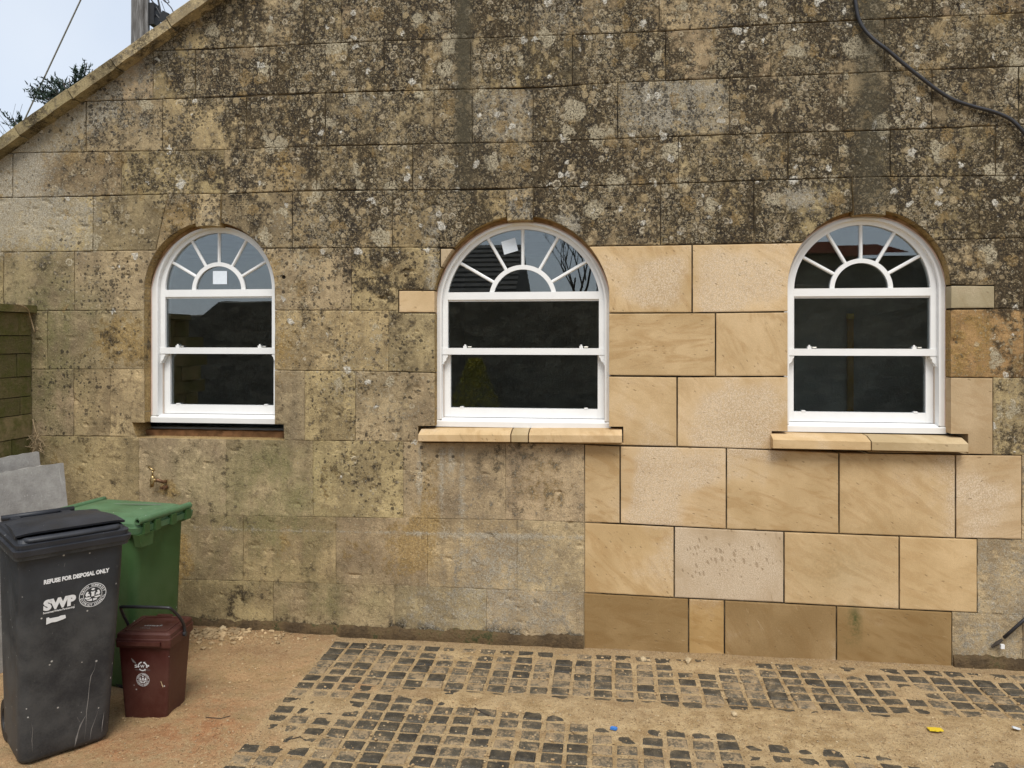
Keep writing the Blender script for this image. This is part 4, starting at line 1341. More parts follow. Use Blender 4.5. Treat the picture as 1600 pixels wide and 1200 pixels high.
    for k in range(1, 6):
        a = math.radians(30 * k)
        dx, dz = math.cos(a), math.sin(a)
        # where the bar meets the sash arch
        bq = -2 * (zc - zg) * dz * -1
        oz = zc - zg
        L = -oz * dz + math.sqrt(max(0, (oz * dz) ** 2 - (oz * oz - Rg * Rg)))
        bm = bmesh.new()
        M = Matrix.Translation((cx, 0, zc)) @ Matrix.Rotation(-a, 4, 'Y')
        h = .0105
        r0 = rout - .004
        secs = []
        for q in (r0, L + .004):
            secs.append([M @ Vector((q, y, z)) for y, z in ((yu + .005, -.005), (yu + .005, .005), (yu + .014, h), (yu + .034, h), (yu + .034, -h), (yu + .014, -h))])
        add_loft(bm, secs)
        bm_obj('glazing_bar', bm, e, 'white_paint')
    # glass: each light of the fan on its own, very slightly out of true with one another
    def pane(poly, y, name='pane'):
        bm = bmesh.new()
        add_prism(bm, poly, y, y + .006)
        o = bm_obj(name, bm, e, 'window_glass')
        o.rotation_euler = (math.radians(random.uniform(-.18, .18)), 0, math.radians(random.uniform(-.18, .18)))
        return o
    yg = yu + .017
    def arcpt(a):
        dx, dz = math.cos(a), math.sin(a)
        oz = zc - zg
        L = -oz * dz + math.sqrt(max(0, (oz * dz) ** 2 - (oz * oz - Rg * Rg))) + .012
        return (cx + dx * L, zc + dz * L)
    for k in range(6):
        a0, a1 = math.radians(30 * k), math.radians(30 * (k + 1))
        out_ = [arcpt(a0 + (a1 - a0) * q / 8) for q in range(9)]
        inn = [(cx + (rout - .008) * math.cos(a1 + (a0 - a1) * q / 6), zc + (rout - .008) * math.sin(a1 + (a0 - a1) * q / 6)) for q in range(7)]
        pane(out_ + inn, yg)
    pane([(cx + (rin + .006) * math.cos(math.pi * q / 20), zc - .004 + (rin + .008) * math.sin(math.pi * q / 20)) for q in range(21)], yg)
    pane([(cx - si - .01, 1.85), (cx + si + .01, 1.85), (cx + si + .01, w.zt - .04), (cx - si - .01, w.zt - .04)], yg)
    pane([(cx - hl - .01, 1.465), (cx + hl + .01, 1.465), (cx + hl + .01, 1.84), (cx - hl - .01, 1.84)], yl + .017)
    # sash stops on the meeting rail, spacers on the bottom rail
    for s in (-1, 1):
        bm = bmesh.new()
        x = cx + s * hg * .77
        add_box(bm, x - .011, x + .011, yu - .002, yu + .016, 1.865, 1.879)
        add_tube(bm, [(x, yu + .006, 1.879), (x, yu + .006, 1.888)], .006, 8)
        bevel(bm, .002, 1)
        bm_obj('sash_stop', bm, e, 'white_paint')
        bm = bmesh.new()
        add_tube(bm, [(x + .018, yu + .008, 1.872), (x + .042, yu + .008, 1.872)], .005, 8)
        bm_obj('stop_pin', bm, e, 'dull_metal')
        bm = bmesh.new()
        x = cx + s * hg * .83
        add_box(bm, x - .011, x + .011, yl - .003, yl + .016, 1.474, 1.482)
        bm_obj('glazing_clip', bm, e, 'white_paint')
    return e, yg

info_a = make_window(WINS[0], 'white arched sash window with its stone sill missing, square paper label in the fan')
info_b = make_window(WINS[1], 'white arched sash window with widest fan and tilted paper label')
info_c = make_window(WINS[2], 'white arched sash window with new two-piece stone sill, yellow pole behind')

# papers stuck on the glass
def paper(poly, y, label):
    bm = bmesh.new()
    add_prism(bm, ccw(poly), y - .0025, y - .0005)
    tag(bm_obj('paper_label', bm, None, 'paper'), label, 'label', 'paper labels stuck on the new panes')
yg = info_a[1]
paper(uvpoly([(333, 423.5), (355, 423.5), (355, 444), (333, 444)], yg), yg, 'upright square paper label on the left window, inside the small half-round pane')
paper(uvpoly([(783, 378), (805, 371.5), (809.5, 391.5), (788, 398)], yg), yg, 'tilted square paper label on the middle window, in the fan left of the centre bar')

# ---------------------------------------------------------------- inside: the pole behind the right window
px, pz = wall(1327, 490, D + 1.2)
pole = empty('yellow_pole', (px, D + 1.18, 0.05), 'tall yellow pole seen through the right window against the inner wall', 'pole')
bm = bmesh.new()
add_box(bm, -.021, .021, -.015, .015, 0, pz - .09)
bevel(bm, .004, 1)
bm_obj('pole_shaft', bm, pole, 'yellow_paint')
bm = bmesh.new()
add_box(bm, -.023, .023, -.017, .017, pz - .089, pz - .05)
bevel(bm, .008, 2)
bm_obj('end_cap', bm, pole, 'yellow_plastic')

# ---------------------------------------------------------------- ground
bm = bmesh.new()
n = 24
R0 = 140
vs = [bm.verts.new((R0 * math.cos(2 * math.pi * k / n), R0 * math.sin(2 * math.pi * k / n), -0.09)) for k in range(n)]
bm.faces.new(vs)
tag(bm_obj('ground', bm, None, 'grass_verge', center=False), kind='structure')

def cover(U, V, X, Y):
    """how far sand lies over the setts, 0 to 1"""
    f = np.array([noise.noise(Vector((x * 3.2, y * 3.2, .4))) * .5 + noise.noise(Vector((x * 9, y * 9, 2.4))) * .3 + noise.noise(Vector((x * 28, y * 28, 5.4))) * .22 for x, y in zip(X, Y)])
    mid = 1079 + (U - 600) * .092                      # the swept band of bare sand between the two runs of setts
    band = np.exp(-((V - mid) / np.clip(10 + (U - 600) * .024, 8, 30)) ** 4) * S((U - 590) / 45)
    c = 0.05 + .95 * band
    c += G(U, V, 500, 1098, 75, 22, .8) + G(U, V, 420, 1165, 70, 30, .5)
    c += S((U - 1130) / 40) * S((V - (1112 + (U - 1130) * .03)) / 8) * .85 * (1 - G(U, V, 1590, 1180, 40, 40, .9)) * (1 - .35 * S((V - 1180) / 6))
    c += S((U - 700) / 60) * np.exp(-((V - (1020 + (U - 700) * .045)) / 9) ** 2) * .5
    c += G(U, V, 440, 1150, 60, 30, .45) + G(U, V, 1010, 1125, 140, 14, .35)
    c += G(U, V, 1420, 1092, 60, 26, .7) + G(U, V, 1090, 1050, 50, 18, .35) + G(U, V, 760, 1150, 60, 30, .35) + G(U, V, 960, 1140, 120, 30, .35)
    c += G(U, V, 640, 1180, 60, 20, .25) + G(U, V, 1000, 1180, 30, 30, .3) + G(U, V, 1260, 1080, 40, 20, .3)
    return c - .08 + f * .7

XB = -1.725                                            # kerb line of the paving
GX0, GX1, GY0, GY1, GS = -4.6, 3.4, 2.6, D + .01, 0.0125
nx = int((GX1 - GX0) / GS) + 1
ny = int((GY1 - GY0) / GS) + 1
gx = np.linspace(GX0, GX1, nx); gy = np.linspace(GY0, GY1, ny)
XX, YY = np.meshgrid(gx, gy)
Xf, Yf = XX.ravel(), YY.ravel()
UU, VV = survey(Xf, Yf, np.zeros_like(Xf))
cov = cover(UU, VV, Xf, Yf)
lump = np.array([noise.noise(Vector((x * 2.3, y * 2.3, 7))) * .010 + noise.noise(Vector((x * 11, y * 11, 9))) * .0045 + noise.noise(Vector((x * 34, y * 34, 3))) * .002 for x, y in zip(Xf, Yf)])
inside = S((Xf - XB) / .006)
hs = -0.008 + np.clip(cov, -.1, 1.1) * .0155 + lump * .16 + (lump * .0)
ho_ = 0.004 + lump * 1.7 + G(UU, VV, 330, 992, 90, 14, .02) - G(UU, VV, 440, 1050, 60, 40, .006)
Zf = ho_ * (1 - inside) + hs * inside
base_bank = np.exp(-((D - Yf) / .05) ** 2) * .012
Zf = Zf + base_bank
me = bpy.data.meshes.new('sandy_yard')
idx = np.arange(nx * ny).reshape(ny, nx)
quads = np.stack([idx[:-1, :-1], idx[:-1, 1:], idx[1:, 1:], idx[1:, :-1]], -1).reshape(-1, 4)
me.vertices.add(nx * ny)
me.vertices.foreach_set('co', np.stack([Xf, Yf, Zf], -1).astype(np.float32).ravel())
me.loops.add(quads.size)
me.polygons.add(len(quads))
me.loops.foreach_set('vertex_index', quads.ravel().astype(np.int32))
me.polygons.foreach_set('loop_start', np.arange(0, quads.size, 4, dtype=np.int32))
me.polygons.foreach_set('use_smooth', [True] * len(quads))
me.update(calc_edges=True)
A = np.zeros((nx * ny, 4), np.float32)
A[:, 0] = np.clip(G(UU, VV, 300, 1140, 60, 10, .6) + G(UU, VV, 240, 1170, 110, 20, 1.0) + G(UU, VV, 330, 1120, 50, 40, .5) + G(UU, VV, 560, 1072, 30, 8, .9) + G(UU, VV, 420, 1160, 30, 20, .6) + (1 - inside) * .5, 0, 1)
A[:, 1] = np.clip(np.exp(-((D - Yf) / .1) ** 2) * .6 + G(UU, VV, 400, 1020, 80, 16, .5) + G(UU, VV, 200, 1140, 60, 30, .3), 0, 1)  # second channel: darker brown towards the wall foot and by the bins
A[:, 2] = np.clip(inside * .5 + G(UU, VV, 340, 995, 90, 20, .9) + G(UU, VV, 360, 1170, 60, 30, .6), 0, 1)
me.color_attributes.new('zone_a', 'FLOAT_COLOR', 'POINT').data.foreach_set('color', A.ravel())
tag(new_obj('sandy_yard', me, None, 'sandy_soil', center=False), kind='structure')
# plain ground on every other side of the yard
bm = bmesh.new()
for x0, x1, y0, y1 in ((-9, -4.6, -6.5, D + 6), (3.4, 9, -6.5, D), (-4.6, 3.4, -6.5, 2.6)):
    vs = [bm.verts.new((x, y, -.002)) for x, y in ((x0, y0), (x1, y0), (x1, y1), (x0, y1))]
    bm.faces.new(vs)
tag(bm_obj('yard_ground', bm, None, 'sandy_soil', center=False), kind='structure')

# setts
pav = bpy.data.objects.new('sett_paving', None)
COL.objects.link(pav)
pav.location = (0, 0, 0)
tag(pav, kind='structure')
PX, PY = 0.1178, 0.0945
variants = []
for k in range(10):
    rr = random.Random(100 + k)
    bm = bmesh.new()
    hx, hy = PX / 2 - rr.uniform(.0055, .009), PY / 2 - rr.uniform(.005, .008)
    poly = []
    for sx, sy in ((-1, -1), (1, -1), (1, 1), (-1, 1)):
        poly.append((sx * (hx - rr.uniform(0, .003)), sy * (hy - rr.uniform(0, .003))))
    def insetp(p, d): return [(x - math.copysign(d, x), y - math.copysign(d, y)) for x, y in p]
    secs = []
    for z, d in ((-.05, 0), (-.014, 0), (-.005, .003), (-.001, .008), (.0005, .016)):
        q = insetp(poly, d)
        pts = []
        for i in range(4):
            a, b = q[i], q[(i + 1) % 4]
            pts.append((a[0], a[1], z + (rr.uniform(-.0015, .0015) if z > -.02 else 0)))
            pts.append(((a[0] + b[0]) / 2 + rr.uniform(-.001, .001), (a[1] + b[1]) / 2 + rr.uniform(-.001, .001), z + (rr.uniform(-.001, .0015) if z > -.02 else 0)))
        secs.append(pts)
    rings = [[bm.verts.new(p) for p in s] for s in secs]
    for a, b in zip(rings, rings[1:]):
        for i in range(8): bm.faces.new((a[i], a[(i + 1) % 8], b[(i + 1) % 8], b[i]))
    c = bm.verts.new((0, 0, rr.uniform(.0005, .003)))
    for i in range(8): bm.faces.new((rings[-1][i], rings[-1][(i + 1) % 8], c))
    bmesh.ops.recalc_face_normals(bm, faces=bm.faces)
    m_ = bpy.data.meshes.new('sett')
    bm.to_mesh(m_); bm.free()
    m_.materials.append(MATS['sett_stone'])
    variants.append(m_)
cells = []
for j in range(-2, 16):
    y = D - .075 - PY * (j + .5)
    if y < 2.9 or y > D - .06: continue
    for i in range(0, 40):
        x = XB + PX * (i + .5) + noise.noise(Vector((i * .3, j * .7, 1))) * .006
        yy = y + noise.noise(Vector((x * .8, j * .1, 4))) * .014 + random.uniform(-.003, .003)
        u, v = survey(x, yy, 0)
        c = float(cover(np.array([u]), np.array([v]), [x], [yy])[0])
        seen = 0 if (u < -20 or u > 1625 or v > 1212) else 1
        cells.append((seen * (1.2 - c) + (0.001 if seen else 0), x, yy, c, i, j))
cells = [c for c in cells if c[3] < 1.15]
cells.sort(key=lambda c: -c[0])
rest = bmesh.new()
for k, (_, x, y, c, i, j) in enumerate(cells):
    rz = random.uniform(-.035, .035)
    rx, ry = random.uniform(-.018, .018), random.uniform(-.018, .018)
    z = random.uniform(-.003, .0025)
    src = variants[random.randrange(10)]
    if k < 300:
        o = bpy.data.objects.new('sett', src)
        COL.objects.link(o)
        o.parent = pav
        o.location = (x, y, z)
        o.rotation_euler = (rx, ry, rz)
    else:
        nv = len(rest.verts)
        rest.from_mesh(src)
        rest.verts.ensure_lookup_table()
        M = Matrix.Translation((x, y, z)) @ Matrix.Rotation(rz, 4, 'Z')
        for v in rest.verts[nv:]: v.co = M @ v.co
o = bm_obj('buried_setts', rest, pav, 'sett_stone', center=False)
tag(o, kind='stuff')

# ---------------------------------------------------------------- boundary wall on the left
bx = wall(51, 500)[0]
bwl = empty('boundary_wall', (bx - .15, D, 0), 'mossy green block garden wall with flat coping, meeting the gable at the left', 'wall')
zbs = [0.0]
while zbs[-1] < 2.05: zbs.append(zbs[-1] + random.choice((.135, .145, .155, .12)))
for j, (za_, zb_) in enumerate(zip(zbs, zbs[1:])):
    y = -0.004
    k = 0
    while y > -1.7:
        ln = random.uniform(.22, .4) if k or j % 2 else random.uniform(.1, .2)
        bm = bmesh.new()
        px_ = random.uniform(-.006, .006)
        add_box(bm, -.15, .15 + px_, y - ln + .004, y - .004, za_ + .003, zb_ - .003)
        bevel(bm, .007, 2)
        for v in bm.verts:
            v.co.x += noise.noise(v.co * 9 + Vector((j, k, 0))) * .006
        bm_obj('block', bm, bwl, 'mossy_block')
        y -= ln; k += 1
bm = bmesh.new()
add_box(bm, -.14, .135, -1.7, -.006, 0, zbs[-1])
bm_obj('mortar_core', bm, bwl, 'mortar')
for k in range(3):
    bm = bmesh.new()
    add_box(bm, -.19, .185, -.57 * (k + 1) + .003, -.57 * k - .004, zbs[-1] + .002, zbs[-1] + .05)
    bevel(bm, .009, 2)
    bm_obj('coping_slab', bm, bwl, 'mossy_block')

def tube_thing(name, pts, r, mat, label, cat, smooth=True, group=None, n=8):
    bm = bmesh.new()
    add_tube(bm, pts, r, n)
    o = bm_obj(name, bm, None, mat, smooth)
    return tag(o, label, cat, group)

# dry creeper stems in the corner
pts = [(bx + .03, D - .33, 2.1)] 
def wl(u, v, Y): x, z = wall(u, v, Y); return (x, Y, z)
tube_thing('hanging_creeper', bez([wl(26, 475, D - .22), wl(42, 482, D - .12), wl(48, 498, D - .05), wl(54, 519, D - .025)]), [.004] * 36 + [.002], 'dry_stem',
           'thin pale dry stem hanging from the coping of the mossy wall', 'plant')
bm = bmesh.new()
add_tube(bm, bez([wl(51, 655, D - .02), wl(56, 675, D - .03), wl(62, 690, D - .02), wl(65, 705, D - .03)]), .004, 6)
rr = random.Random(5)
for k in range(26):
    u, v = rr.uniform(50, 66), rr.uniform(680, 704)
    p = Vector(wl(u, v, D - rr.uniform(.02, .09)))
    d = Vector((rr.uniform(-1, 1), rr.uniform(-.5, .3), rr.uniform(-1, 1))) * .06
    add_tube(bm, [p - d, p + Vector((0, 0, .012)), p + d], .0022, 5)
tag(bm_obj('dry_creeper', bm, None, 'dry_stem'), 'tangle of dead creeper stems in the corner above the grey slabs', 'plant')

# ---------------------------------------------------------------- grey slabs leaning on the wall
def lean_slab(P1, e, length, ztop, foot, th, label):
    """slab standing on the ground and leaning back on the garden wall; P1 is its upper near corner in plan"""
    e = Vector((e[0], e[1], 0)).normalized()
    out_n = Vector((-e.y, e.x, 0))
    if out_n.x < 0: out_n = -out_n
    top = Vector((P1[0], P1[1], ztop))
    up_v = (top - (top + out_n * foot + Vector((0, 0, -ztop)))).normalized()
    nrm_ = e.cross(up_v).normalized()
    if nrm_.dot(out_n) < 0: nrm_ = -nrm_
    hgt = math.sqrt(ztop * ztop + foot * foot)
    def P(a, b): return top + e * a - up_v * b
    cor = [P(-.0, .005), P(.008, 0), P(length * .5, .004), P(length, 0), P(length, hgt - .002), P(0, hgt - .002)]
    bm = bmesh.new()
    out = []
    for a, b in zip(cor, cor[1:] + cor[:1]):
        m = max(1, int((b - a).length / .04))
        for q in range(m): out.append(a.lerp(b, q / m))
    def rough(p, k): return p + (e * noise.noise(p * 22) + up_v * noise.noise(p * 25 + Vector((5, 0, 0)))) * k
    fr = [bm.verts.new(rough(p, .0035)) for p in out]
    bk = [bm.verts.new(rough(p, .009) - nrm_ * th) for p in out]
    bm.faces.new(fr); bm.faces.new(bk[::-1])
    for i in range(len(out)): bm.faces.new((fr[i], bk[i], bk[(i + 1) % len(out)], fr[(i + 1) % len(out)]))
    tag(bm_obj('grey_slab', bm, None, 'grey_slab'), label, 'slab', 'grey slabs leaning in the corner')
lean_slab((-3.46, 4.545), (-.33, -.944), .85, 1.132, .17, .03, 'front grey stone slab with pale scratches, leaning behind the bins')
lean_slab((-3.675, 4.60), (-.26, -.966), .6, 1.19, .15, .03, 'rear grey stone slab, taller one in the corner under the dry creeper')

# ---------------------------------------------------------------- wheelie bins
def wheel(name, parent, x, y, r, w):
    bm = bmesh.new()
    n = 24
    prof = [(-w / 2, r * .55), (-w / 2, r * .93), (-w / 2 + .008, r), (w / 2 - .008, r), (w / 2, r * .93), (w / 2, r * .55), (w * .3, r * .5), (w * .3, r * .15), (-w * .3, r * .15), (-w * .3, r * .5)]
    rings = [[bm.verts.new((x + px_, y + pr * math.cos(2 * math.pi * k / n), r + pr * math.sin(2 * math.pi * k / n))) for px_, pr in prof] for k in range(n)]
    for k in range(n):
        a, b = rings[k], rings[(k + 1) % n]
        for i in range(len(prof)):
            bm.faces.new((a[i], b[i], b[(i + 1) % len(prof)], a[(i + 1) % len(prof)]))
    return bm_obj(name, bm, parent, 'black_rubber')

def bin_body(b, Z, base, top, yb, yt, r0=.05, r1=.045):
    """b: parent, local front is -y. base/top half sizes, yb/yt centres along y"""
    pass

def wheelie(root, bm_mat, lid_mat, wb, db, ybc, wt, dt, ytc, zrim, tube_z, tube_y):
    # body: tapered tub with rounded corners and a wheel recess at the rear foot
    bm = bmesh.new()
    secs = []
    for z, k in ((0.0, 0.0), (.012, 0.0), (.03, .03), (.1, .1), (.25, .25), (.45, .47), (.65, .68), (.8, .84), (zrim, 1.0)):
        hx = wb / 2 + (wt / 2 - wb / 2) * k; hy = db / 2 + (dt / 2 - db / 2) * k; cy = ybc + (ytc - ybc) * k
        ins = .022 if z == 0 else (.004 if z == .012 else 0)
        secs.append([(x, y, z) for x, y in rrect(hx - ins, hy - ins, max(.02, .05 - ins), 5, 0, cy)])
    add_loft(bm, secs, True, False)
    body = bm_obj('bin_body', bm, root, bm_mat, True)
    # rim collar
    bm = bmesh.new()
    hx, hy = wt / 2, dt / 2
    prof = [(zrim - .03, .002), (zrim - .032, .016), (zrim - .004, .018), (zrim, .022), (zrim + .004, .012), (zrim + .004, -.01)]
    secs = [[(x, y, z) for x, y in rrect(hx + o_, hy + o_, .04, 5, 0, ytc)] for z, o_ in prof]
    add_loft(bm, secs, True, True)
    bm_obj('rim_collar', bm, root, bm_mat)
    return body

# --- black refuse bin
BR = 1.0
bb = empty('wheelie_bin', (-2.637, 3.415, 0), 'black refuse wheelie bin with white council lettering, closest to the camera', 'bin', math.radians(50), 'bins standing by the wall')
body = wheelie(bb, 'black_plastic', 'lid_plastic', .377, .368, 0, .43, .49, -.085, BR, 1.0, .25)
# lid: stepped skirt, curved pull recess along the front, raised flap behind it
LC = -.09
bm = bmesh.new()
hx, hy = .215 + .02, .245 + .024
secs = []
for z, ox, oy, cy in ((.988, .0, .0, 0), (1.012, .004, .004, 0), (1.015, -.008, -.008, 0), (1.036, -.005, -.005, 0), (1.039, -.018, -.022, .004), (1.052, -.022, -.03, .008)):
    secs.append([(x, y, z) for x, y in rrect(hx + ox, hy + oy, .035, 5, 0, LC + cy)])
add_loft(bm, secs, False, True)
lid = bm_obj('lid', bm, bb, 'lid_plastic')
bm = bmesh.new()                                             # rounded pull roll along the front
fy = LC - hy + .034
add_loft(bm, [[(x, fy + yy + bow, 1.048 + zz) for yy, zz in [(.022 * math.cos(a) * k, .014 * math.sin(a) * k) for a in [2 * math.pi * q / 10 for q in range(10)]]] for x, k, bow in ((-.2, .4, .03), (-.19, .9, .012), (-.17, 1, .003), (0, 1, 0), (.17, 1, .003), (.19, .9, .012), (.2, .4, .03))])
bm_obj('pull_roll', bm, bb, 'lid_plastic', True)
bm = bmesh.new()                                             # flap
nx_, ny_ = 14, 12
top = [[None] * (nx_ + 1) for _ in range(ny_ + 1)]; bot = [[None] * (nx_ + 1) for _ in range(ny_ + 1)]
for j in range(ny_ + 1):
    for i in range(nx_ + 1):
        s_ = -1 + 2 * i / nx_; t_ = j / ny_
        x = s_ * (.222 - .03 * t_)
        y = LC - hy + .05 + (2 * hy - .07) * t_ + .014 * (abs(s_) ** 3) * (1 - t_)
        z = 1.079 + .008 * math.sin(math.pi * min(1, t_ * 1.1)) - .03 * max(0, t_ - .25) - .01 * abs(s_) ** 6
        top[j][i] = bm.verts.new((x, y, z)); bot[j][i] = bm.verts.new((x, y + (.004 if j == 0 else 0), z - (.01 if j == 0 else .02)))
for j in range(ny_):
    for i in range(nx_):
        bm.faces.new((top[j][i], top[j][i + 1], top[j + 1][i + 1], top[j + 1][i]))
        bm.faces.new((bot[j][i], bot[j + 1][i], bot[j + 1][i + 1], bot[j][i + 1]))
for i in range(nx_):
    bm.faces.new((top[0][i], bot[0][i], bot[0][i + 1], top[0][i + 1])); bm.faces.new((top[ny_][i], top[ny_][i + 1], bot[ny_][i + 1], bot[ny_][i]))
for j in range(ny_):
    bm.faces.new((top[j][0], top[j + 1][0], bot[j + 1][0], bot[j][0])); bm.faces.new((top[j][nx_], bot[j][nx_], bot[j + 1][nx_], top[j + 1][nx_]))
bm_obj('lid_flap', bm, bb, 'lid_plastic')
ty = LC + hy + .03
bm = bmesh.new()
add_tube(bm, [(-.19, ty, 1.055), (.125, ty, 1.055)], .014, 12)
bm_obj('handle_bar', bm, bb, 'lid_plastic', True)
for s in (-1, 1):
    bm = bmesh.new()
    add_box(bm, s * .11 - .05, s * .11 - .01, ty - .07, ty - .002, 1.02, 1.058)
    bevel(bm, .006, 1)
    bm_obj('hinge', bm, bb, 'lid_plastic')
    wheel('wheel', bb, s * .165, .14, .1, .05)
bm = bmesh.new()
add_tube(bm, [(-.16, .14, .1), (.16, .14, .1)], .011, 8)
bm_obj('axle', bm, bb, 'dull_metal')

# print on the front of the black bin; the face leans outwards a little
def bin_face(x, z):
    zs_ = (0, .03, .1, .25, .45, .65, .8, BR); ks_ = (0, .03, .1, .25, .47, .68, .84, 1.0)
    k = float(np.interp(z, zs_, ks_))
    yb_, yt_ = -.184, -.085 - .245
    return Vector((x, yb_ + (yt_ - yb_) * k - .0022, z))
def print_obj(name, parent, items, face, mat, bold=0.0):
    bm = bmesh.new()
    for (txt, x, z, size, width) in items:
        vs, fs = text_flat(txt, size, bold * size)
        xs = [v[0] for v in vs]
        k = width / (max(xs) - min(xs)) if width else 1
        x_0 = min(xs)
        add_flat(bm, [((v[0] - x_0) * k + x, v[1] + z) for v in vs], fs, face)
    o = bm_obj(name, bm, parent, mat)
    return o
print_obj('lettering', bb, [('REFUSE FOR DISPOSAL ONLY', -.118, .843, .026, .267)], bin_face, 'white_print', .06)
print_obj('lettering', bb, [('SWP', -.117, .722, .062, .13)], bin_face, 'white_print', .07)
print_obj('lettering', bb, [('Somerset Waste Partnership', -.117, .705, .0125, .126)], bin_face, 'white_print', .03)
def emblem(parent, cx, cz, r, face, mat, top_text, bot_text, mat2=None):
    bm = bmesh.new()
    def circ(rad, n=40): return [(cx + rad * math.cos(2 * math.pi * k / n), cz + rad * math.sin(2 * math.pi * k / n)) for k in range(n)]
    def band(r0, r1):
        a = [bm.verts.new(face(*p)) for p in circ(r0)]; b = [bm.verts.new(face(*p)) for p in circ(r1)]
        for k in range(40): bm.faces.new((a[k], a[(k + 1) % 40], b[(k + 1) % 40], b[k]))
    band(r * .955, r)
    band(r * .66, r * .695)
    bm_obj('emblem_ring', bm, parent, mat)
    bm = bmesh.new()
    for txt, rad, a_mid, sgn in ((top_text, r * .745, 90, -1), (bot_text, r * .915, 270, 1)):
        n = len(txt)
        span = 150 if sgn < 0 else 152
        for i, ch in enumerate(txt):
            if ch == ' ': continue
            a = math.radians(a_mid + sgn * (-span / 2 + span * i / (n - 1)))
            vs, fs = text_flat(ch, r * .235, r * .008)
            w_ = sum(v[0] for v in vs) / len(vs)
            rot = a - math.pi / 2 if sgn < 0 else a + math.pi / 2
            out = []
            for x, y in vs:
                x -= w_
                out.append((cx + rad * math.cos(a) + x * math.cos(rot) - y * math.sin(rot), cz + rad * math.sin(a) + x * math.sin(rot) + y * math.cos(rot)))
            add_flat(bm, out, fs, face)
    bm_obj('emblem_lettering', bm, parent, mat)
    # arms in the middle: a small tower between two beasts over a scroll
    bm = bmesh.new()
    def poly(pts):
        vv_ = [bm.verts.new(face(cx + x * r, cz + y * r)) for x, y in pts]
        try: bm.faces.new(vv_)
        except ValueError: pass
    poly([(-.1, -.12), (.12, -.12), (.12, .2), (.16, .2), (.16, .3), (.1, .3), (.1, .26), (.04, .26), (.04, .3), (-.02, .3), (-.02, .26), (-.08, .26), (-.08, .3), (-.14, .3), (-.14, .2), (-.1, .2)])
    for s in (-1, 1):
        poly([(s * .2, -.1), (s * .3, -.02), (s * .46, -.08), (s * .54, .06), (s * .5, .26), (s * .38, .36), (s * .3, .28), (s * .36, .16), (s * .24, .12)])
        poly([(s * .14, -.16), (s * .56, -.12), (s * .58, -.22), (s * .3, -.3), (s * .14, -.24)])
        poly([(s * .04, -.3), (s * .34, -.36), (s * .3, -.46), (s * .04, -.5)])
    poly([(-.06, .4), (.08, .4), (.16, .5), (0, .58), (-.14, .5)])
    poly([(-.5, -.26), (-.3, -.36), (-.36, -.44)])
    bm_obj('emblem_arms', bm, parent, mat)
emblem(bb, .082, .748, .057, bin_face, 'white_print', 'SOUTH SOMERSET', 'DISTRICT COUNCIL')
bm = bmesh.new()
out = [(-.108, .572), (-.098, .573), (-.095, .567), (-.06, .566), (-.052, .569), (-.033, .568), (-.03, .553), (-.04, .549), (-.07, .544), (-.085, .546), (-.108, .541)]
bm.faces.new([bm.verts.new(bin_face(x + .005, z + .112)) for x, z in out])
bm_obj('paint_patch', bm, bb, 'white_print')
# long pale scrapes low on the front
def scrape(parent, pts, w, face, mat):
    bm = bmesh.new()
    L, R_ = [], []
    for i, (x, z) in enumerate(pts):
        k = w * (0.25 + .75 * abs(math.sin(i * 2.1 + x * 40))) 
        if i in (0, len(pts) - 1): k = w * .1
        L.append(bm.verts.new(face(x - k, z))); R_.append(bm.verts.new(face(x + k, z)))
    for i in range(len(pts) - 1): bm.faces.new((L[i], R_[i], R_[i + 1], L[i + 1]))
    bm_obj('scrape', bm, parent, mat)
scrape(bb, [(.11, .42), (.104, .38), (.09, .35), (.085, .3), (.083, .24), (.078, .18), (.078, .1), (.074, .04)], .002, bin_face, 'grey_print')
scrape(bb, [(.075, .16), (.055, .12), (.046, .09), (.04, .06), (.034, .02)], .0042, bin_face, 'grey_print')
scrape(bb, [(.13, .17), (.115, .12), (.102, .08), (.098, .03)], .0018, bin_face, 'grey_print')
scrape(bb, [(.155, .15), (.15, .1), (.147, .05)], .0022, bin_face, 'grey_print')
scrape(bb, [(-.146, .2), (-.14, .17), (-.142, .12), (-.138, .06)], .0012, bin_face, 'grey_print')

# --- green bin, its back to the right
gb = empty('wheelie_bin', (-2.80, 4.135, 0), 'green wheelie bin with pale green lid, behind the black bin', 'bin', math.radians(-98), 'bins standing by the wall')
wheelie(gb, 'green_plastic', 'green_lid_plastic', .37, .46, .03, .415, .58, .0, .885, .96, .33)
bm = bmesh.new()
secs = []
for z, ox, oy in ((.872, .0, .0), (.905, .004, .004), (.908, -.01, -.008), (.925, -.012, -.012)):
    secs.append([(x, y, z) for x, y in rrect(.2375 + ox, .327 + oy, .03, 4, 0, 0)])
